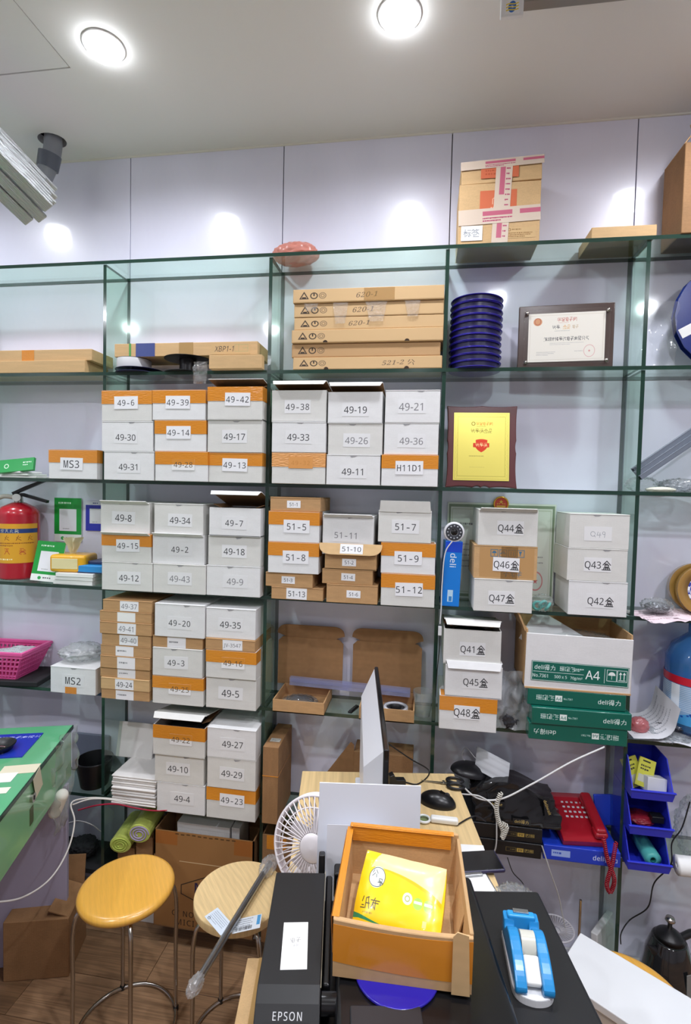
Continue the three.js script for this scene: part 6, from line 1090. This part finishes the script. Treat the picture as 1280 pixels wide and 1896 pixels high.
// ---------------------------------------------------------------- lowest shelf, bay behind the desk: black boxes, telephone, blue box
{
  const y = SHELF[5];
  const gold = (txt, inv) => cell(240, 44, (g, W, H) => { if (inv) { g.translate(W, H); g.rotate(Math.PI); } g.fillStyle = '#b79a4a'; g.fillRect(70, 12, 28, 20); words(g, 'A4', 84, 23, 16, '#17171a'); words(g, '珊瑚', 48, 22, 19, '#c9ad5a'); g.strokeStyle = '#8f7b40'; g.strokeRect(102, 12, 40, 20); tiny(g, 106, 20, 32, 1, 6, '#8f7b40', 5); }, '#17171a');
  const ga = gold('', true);
  [[0.1432, 0.3958, 0.4995, 0.5521], [0.1421, 0.3984, 0.549, 0.5947]].forEach(([x0, x1], k) => {
    const t = thing('black_ream_box', ['lower black paper box with gold print under the black bag', 'upper black paper box with gold print under the black bag'][k], 'box', [(x0 + x1) / 2, y + k * 0.0465, 0.21 - 0.005 * k], 0, 'black paper boxes');
    part(t, 'case', move(rbox(x1 - x0, 0.046, 0.19, 0.002), 0, 0.023, -0.095), M(0x17171a, 0.35)); part(t, 'gold_print', print((x1 - x0) * 0.7, 0.026, 0.0004, ga), ink(ga, 0.35), [(x1 - x0) * 0.14, 0.022, 0.0003]);
  });
  const b = thing('black_carrier_bag', 'glossy black carrier bag with gold lettering on the black boxes', 'bag', [0.3232, y + 0.094, 0.2], 0);
  const W = 0.2625, H = 0.12, bgx = new THREE.BoxGeometry(W, H, 0.16, 16, 10, 8), bp = bgx.attributes.position;
  for (let i = 0; i < bp.count; i++) { const x = bp.getX(i) / W, yy = bp.getY(i) / H + 0.5, z = bp.getZ(i) / 0.16; const pinch = 1 - 0.45 * yy; bp.setXYZ(i, bp.getX(i) + (yy > 0.5 ? -0.015 * yy : 0) + 0.005 * noise(x * 5, yy * 3, z * 3), Math.max(0, yy) * H * (0.82 + 0.18 * Math.sin(x * 5 + 2)), bp.getZ(i) * pinch + 0.008 * (1 - Math.abs(noise(x * 4, yy * 4, z * 2 + 3))) * (yy > 0.05 ? 1 : 0)); }
  bgx.computeVertexNormals(); part(b, 'bag_body', bgx, M(0x121214, 0.16, { clearcoat: 0.4 }), [0, 0, -0.08]);
  const dl = cell(120, 40, (g) => words(g, 'deli得力', 60, 21, 26, '#c5a85c', 'sans-serif'), '#121214'), dv = cell(50, 140, (g) => { g.save(); g.translate(25, 70); g.rotate(1.3); words(g, 'deliwait', 0, 0, 28, '#c5a85c', 'serif'); g.restore(); }, '#121214'), dh = cell(130, 40, (g) => words(g, 'deluxe', 62, 21, 28, '#c5a85c', 'serif'), '#121214');
  part(b, 'gold_lettering', print(0.055, 0.018, 0.0004, dl), ink(dl, 0.2), [0.01, 0.02, 0.0105], [-0.1, 0, 0]); part(b, 'gold_lettering', print(0.05, 0.016, 0.0004, dh), ink(dh, 0.2), [-0.065, 0.062, -0.0005], [-0.25, 0, 0]); part(b, 'gold_lettering', print(0.02, 0.056, 0.0004, dv), ink(dv, 0.2), [0.088, 0.068, -0.001], [-0.25, 0, 0.1]);
  single('black_mask', 'black moulded mask shape on top of the black carrier bag', 'mask', (() => { const g = new THREE.SphereGeometry(1, 28, 12, 0, 6.2832, 0, Math.PI / 2); g.scale(0.07, 0.03, 0.05); return g; })(), M(0x1c1b20, 0.35), [0.1821, y + 0.094 + 0.105, 0.1], [0, 0.3, -0.15]);
  const mk = thing('face_mask', 'white face mask with grey lower edge lying above the black bag', 'mask', [0.2536, 0.735, 0.1], -0.2);
  part(mk, 'fabric', thick(sheet(0.11, 0.07, 16, 10, (a, q) => [a, q - 0.25 * a, 0.03 - 6 * a * a - 3 * q * q + 0.002 * Math.sin(q * 300)]), 0.002), M(0xd4d6db, 0.8, { side: 2 }), [0, 0, 0], [-0.5, 0, -0.05]);
  part(mk, 'ear_loop', tube([[-0.055, 0.02, 0.01], [-0.09, 0.045, 0], [-0.1, 0.01, 0], [-0.06, -0.02, 0.0]], 0.0012, 24, 5), M(0xd8d8dc, 0.7));
  const bb = thing('blue_ream_box', 'flat blue paper box under the red telephone', 'box', [0.517, y, 0.205], 0), bw = 0.2276;
  part(bb, 'case', move(rbox(bw, 0.046, 0.19, 0.002), 0, 0.023, -0.095), M(0x1f3fc0, 0.3)); const bl = cell(260, 46, (g) => { words(g, 'deli得力', 212, 24, 24, '#e7ecff'); g.fillStyle = '#9fb6ee'; g.fillRect(24, 10, 66, 24); tiny(g, 30, 18, 52, 1, 8, '#2f4fc4', 7); }, '#1f3fc0'); part(bb, 'printed_face', print(bw * 0.96, 0.038, 0.0004, bl), ink(bl, 0.3), [0, 0.023, 0.0003]);
  single('blue_folder', 'blue plastic folder slanting behind the red telephone', 'folder', rbox(0.09, 0.1, 0.008, 0.003), M(0x2444c4, 0.3), [0.6405, y + 0.047 + 0.05, 0.06], [-0.1, 0, 0.1]);
  const t = thing('telephone', 'red desk telephone with silver keys', 'telephone', [0.518, y + 0.0465, 0.105], 0.1), rd = M(0x9c1524, 0.3, { clearcoat: 0.3 }); t.scale.setScalar(0.88);
  part(t, 'body', move(extrude([[-0.085, 0], [0.095, 0], [0.1, 0.014], [0.06, 0.03], [-0.06, 0.075], [-0.085, 0.075]], 0.14, 0.004, 2), 0, 0, -0.07).rotateY(-Math.PI / 2), rd, [0, 0.005, 0]);
  part(t, 'base', rbox(0.15, 0.008, 0.18, 0.003), mat.black, [0, 0.0042, 0.006]);
  for (let r = 0; r < 4; r++) for (let c = 0; c < 5; c++) part(t, 'key', rbox(0.011, 0.005, 0.009, 0.002), M(0xbfc0c6, 0.25), [-0.03 + c * 0.0175, 0.0745 - r * 0.0068, -0.04 + r * 0.0185], [0.36, 0, 0]);
  part(t, 'handset', move(merge([rbox(0.038, 0.026, 0.17, 0.01, 3), move(rbox(0.046, 0.024, 0.045, 0.01, 2), 0, -0.01, 0.07), move(rbox(0.046, 0.024, 0.045, 0.01, 2), 0, -0.01, -0.06)]), 0, 0, 0), rd, [0.06, 0.075, 0.02], [0.3, 0, 0]);
  const coil = (pts, R, n, r) => { const c = new THREE.CatmullRomCurve3(pts.map((p) => V(...p))), N = n * 9, f = c.computeFrenetFrames(N, false), out = []; for (let i = 0; i <= N; i++) { const p = c.getPointAt(i / N), a = i / 9 * 6.2832; out.push(p.addScaledVector(f.normals[i], R * Math.cos(a)).addScaledVector(f.binormals[i], R * Math.sin(a)).toArray()); } return tube(out, r, N, 5); };
  single('coiled_cord', 'red coiled handset cord hanging below the red telephone', 'cord', coil([[0.5749, 0.6028, 0.215], [0.5867, 0.5431, 0.22], [0.6114, 0.4746, 0.215], [0.6024, 0.4317, 0.21], [0.5905, 0.4545, 0.215], [0.6013, 0.528, 0.22], [0.611, 0.5938, 0.215]], 0.005, 60, 0.0018), M(0x9c1426, 0.35));
  single('coiled_cord', 'white coiled telephone cord hanging over the black bag', 'cord', coil([[0.2648, 0.7163, 0.225], [0.2526, 0.6786, 0.228], [0.2573, 0.6358, 0.228], [0.2751, 0.5946, 0.228], [0.2726, 0.5734, 0.228], [0.2839, 0.6143, 0.23], [0.2706, 0.6214, 0.23]], 0.006, 34, 0.002), M(0xd6d2c6, 0.45));
  single('white_cable', 'white cable stretched up from the coiled cord to the reams above', 'cable', tube([[0.1304, 0.7464, 0.24], [0.194, 0.6951, 0.232], [0.2601, 0.6968, 0.228], [0.3556, 0.7545, 0.226], [0.4726, 0.8363, 0.222], [0.5658, 0.8881, 0.216]], 0.0027, 60, 6), M(0xdcdcda, 0.45));
  single('white_cable', 'white cable looping below the coiled cord at the black boxes', 'cable', tube([[0.1433, 0.7079, 0.24], [0.202, 0.7012, 0.232], [0.2444, 0.6702, 0.23], [0.2556, 0.5921, 0.228], [0.2544, 0.5383, 0.226], [0.2463, 0.5068, 0.22]], 0.0024, 50, 6), M(0xd2d2d0, 0.45));
  single('white_cable', 'white cable dropping from the blue paper box towards the floor', 'cable', tube([[0.3956, 0.5566, 0.216], [0.425, 0.4723, 0.2], [0.4694, 0.3512, 0.15], [0.4919, 0.2662, 0.12], [0.5137, 0.1876, 0.1]], 0.0024, 50, 6), M(0xd2d2d0, 0.45));
  single('thin_cable', 'thin dark cord dropping behind the clear bag', 'cable', tube([[0.296, 0.4938, 0.2], [0.318, 0.434, 0.18], [0.3555, 0.3804, 0.15], [0.3805, 0.3146, 0.12]], 0.0016, 40, 6), mat.black);
}
{ // three blue stacking bins with their contents
  const bm = M(0x2b36c9, 0.3), x = 0.711, w = 0.1237, d = 0.15, hb = 0.112;
  const ord = ['lowest blue stacking bin holding a turquoise roll', 'middle blue stacking bin holding red packets', 'top blue stacking bin holding yellow packets'];
  for (let k = 0; k < 3; k++) {
    const y = SHELF[5] + k * hb, t = thing('stacking_bin', ord[k], 'bin', [x, y, 0.205], 0, 'blue stacking bins'), lip = 0.03, hh = hb - 0.003, wl = 0.003;
    part(t, 'bottom', slab(w - 0.012, wl, d), bm, [0, 0.002, -d / 2]);
    part(t, 'front_lip', move(extrude([[-w / 2 + 0.004, 0], [w / 2 - 0.004, 0], [w / 2, lip], [-w / 2, lip]], wl, 0.0006), 0, 0, 0), bm, [0, 0.0012, -wl], [0.28, 0, 0]);
    part(t, 'lip_rim', rbox(w + 0.006, 0.005, 0.008, 0.002), bm, [0, lip, 0.007]);
    part(t, 'back_wall', slab(w - 0.008, hh, wl), bm, [0, hh / 2, -d]);
    for (const s of [-1, 1]) part(t, 'side_wall', move(extrude([[0, 0], [-0.004, lip], [0.045, hh], [d, hh], [d, 0]], wl), 0, 0, -wl / 2).rotateY(Math.PI / 2), bm, [s * (w / 2 - 0.005), 0.0012, 0]);
  }
  const top = SHELF[5] + 2 * hb;
  const pk = cell(90, 120, (g) => { g.fillStyle = '#2c2c20'; g.fillRect(20, 10, 40, 6); tiny(g, 14, 30, 56, 2, 14, '#3a3a2a', 8); g.fillStyle = '#cfd0c0'; g.fillRect(10, 70, 60, 30); }, '#d5d44e');
  [[-0.03, 0.05, 0.35, 'yellow packet leaning at the side of the top blue bin'], [0.0, 0.055, -0.3, 'yellow-green packet sticking up in the middle of the top blue bin']].forEach(([dx, dy, rz, l]) => single('yellow_packet', l, 'packet', print(0.05, 0.085, 0.006, pk), ink(pk, 0.4), [x + dx, top + dy, 0.15 + dx * 0.4], [-0.35, 0.1, rz], 'yellow packets'));
  single('white_box', 'small white box with tiny print in the top blue bin', 'box', rbox(0.06, 0.045, 0.04, 0.002), M(0xdadbdc, 0.5), [x + 0.022, top + 0.028, 0.16], [-0.2, 0.15, -0.1]);
  const mid = SHELF[5] + hb; single('red_packet', 'dark red packet lying in the middle blue bin', 'packet', crumple(0.09, 0.03, 0.08, 0.2, 2.5, 8, 71), M(0x8e1f2f, 0.4), [x - 0.006, mid + 0.004, 0.14]); single('black_block', 'small black block in the middle blue bin', 'block', rbox(0.035, 0.02, 0.03, 0.002), mat.black, [x + 0.032, mid + 0.036, 0.165]);
  const rl = thing('turquoise_roll', 'turquoise film roll in the lowest blue bin', 'roll', [x + 0.018, SHELF[5] + 0.03, 0.19]);
  part(rl, 'roll', lathe([[0.009, 0], [0.024, 0], [0.024, 0.1], [0.009, 0.1], [0.009, 0]], 32), M(0x5fc3bd, 0.3), [0, 0, 0], [-Math.PI / 2, 0, 0]); part(rl, 'core', lathe([[0.007, -0.001], [0.0089, -0.001], [0.0089, 0.1], [0.007, 0.1]], 20), M(0x2f8f8a, 0.4), [0, 0, 0], [-Math.PI / 2, 0, 0]);
  single('clear_bag', 'crumpled clear bag beside the blue stacking bins', 'bag', crumple(0.12, 0.2, 0.1, 0.3, 3, 12, 73), mat.film, [0.8867, SHELF[5], 0.1]);
  const rr2 = single('paper_roll', 'white receipt roll lying beside the lowest blue bin', 'roll', lathe([[0.008, 0], [0.028, 0], [0.028, 0.08], [0.008, 0.08], [0.008, 0]], 32), mat.paper, [0.792, SHELF[5] + 0.0285, 0.2], [0, 0, -Math.PI / 2]);
}
{ // cables at the counter
  single('white_cable', 'white cable looping from the envelopes down to the floor at the counter', 'cable', tube([[-0.897, 0.5372, 0.215], [-0.9947, 0.5376, 0.215], [-1.0714, 0.5554, 0.24], [-1.1156, 0.5742, 0.28], [-1.1358, 0.585, 0.33], [-1.1019, 0.5473, 0.36], [-1.0824, 0.4917, 0.42], [-1.0853, 0.4553, 0.5], [-1.1334, 0.4343, 0.55], [-1.1939, 0.4494, 0.6]], 0.0027, 90, 6), M(0xd9d5cf, 0.5));
  single('white_cable', 'second white cable running beside the envelopes to the clear bag', 'cable', tube([[-0.8942, 0.5309, 0.22], [-0.9917, 0.5331, 0.22], [-1.0579, 0.5561, 0.245], [-1.102, 0.5749, 0.285], [-1.1281, 0.5834, 0.335]], 0.0022, 50, 6), M(0xd9d5cf, 0.5));
  single('red_cable', 'red cable running along the shelf edge under the envelopes', 'cable', tube([[-1.2036, 0.4725, 0.2], [-1.1292, 0.4991, 0.2], [-1.0557, 0.5116, 0.2], [-0.9829, 0.5063, 0.2], [-0.911, 0.505, 0.2], [-0.8602, 0.5129, 0.2]], 0.0026, 50, 6), M(0xb0203f, 0.4));
  single('grey_cable', 'short grey cable arching behind the looping white cable', 'cable', tube([[-1.2763, 0.3897, 0.16], [-1.2395, 0.396, 0.15], [-1.1914, 0.3809, 0.14], [-1.1606, 0.3511, 0.13]], 0.0022, 40, 6), M(0xa7a7a6, 0.5));
}

renderer.render(scene, camera);
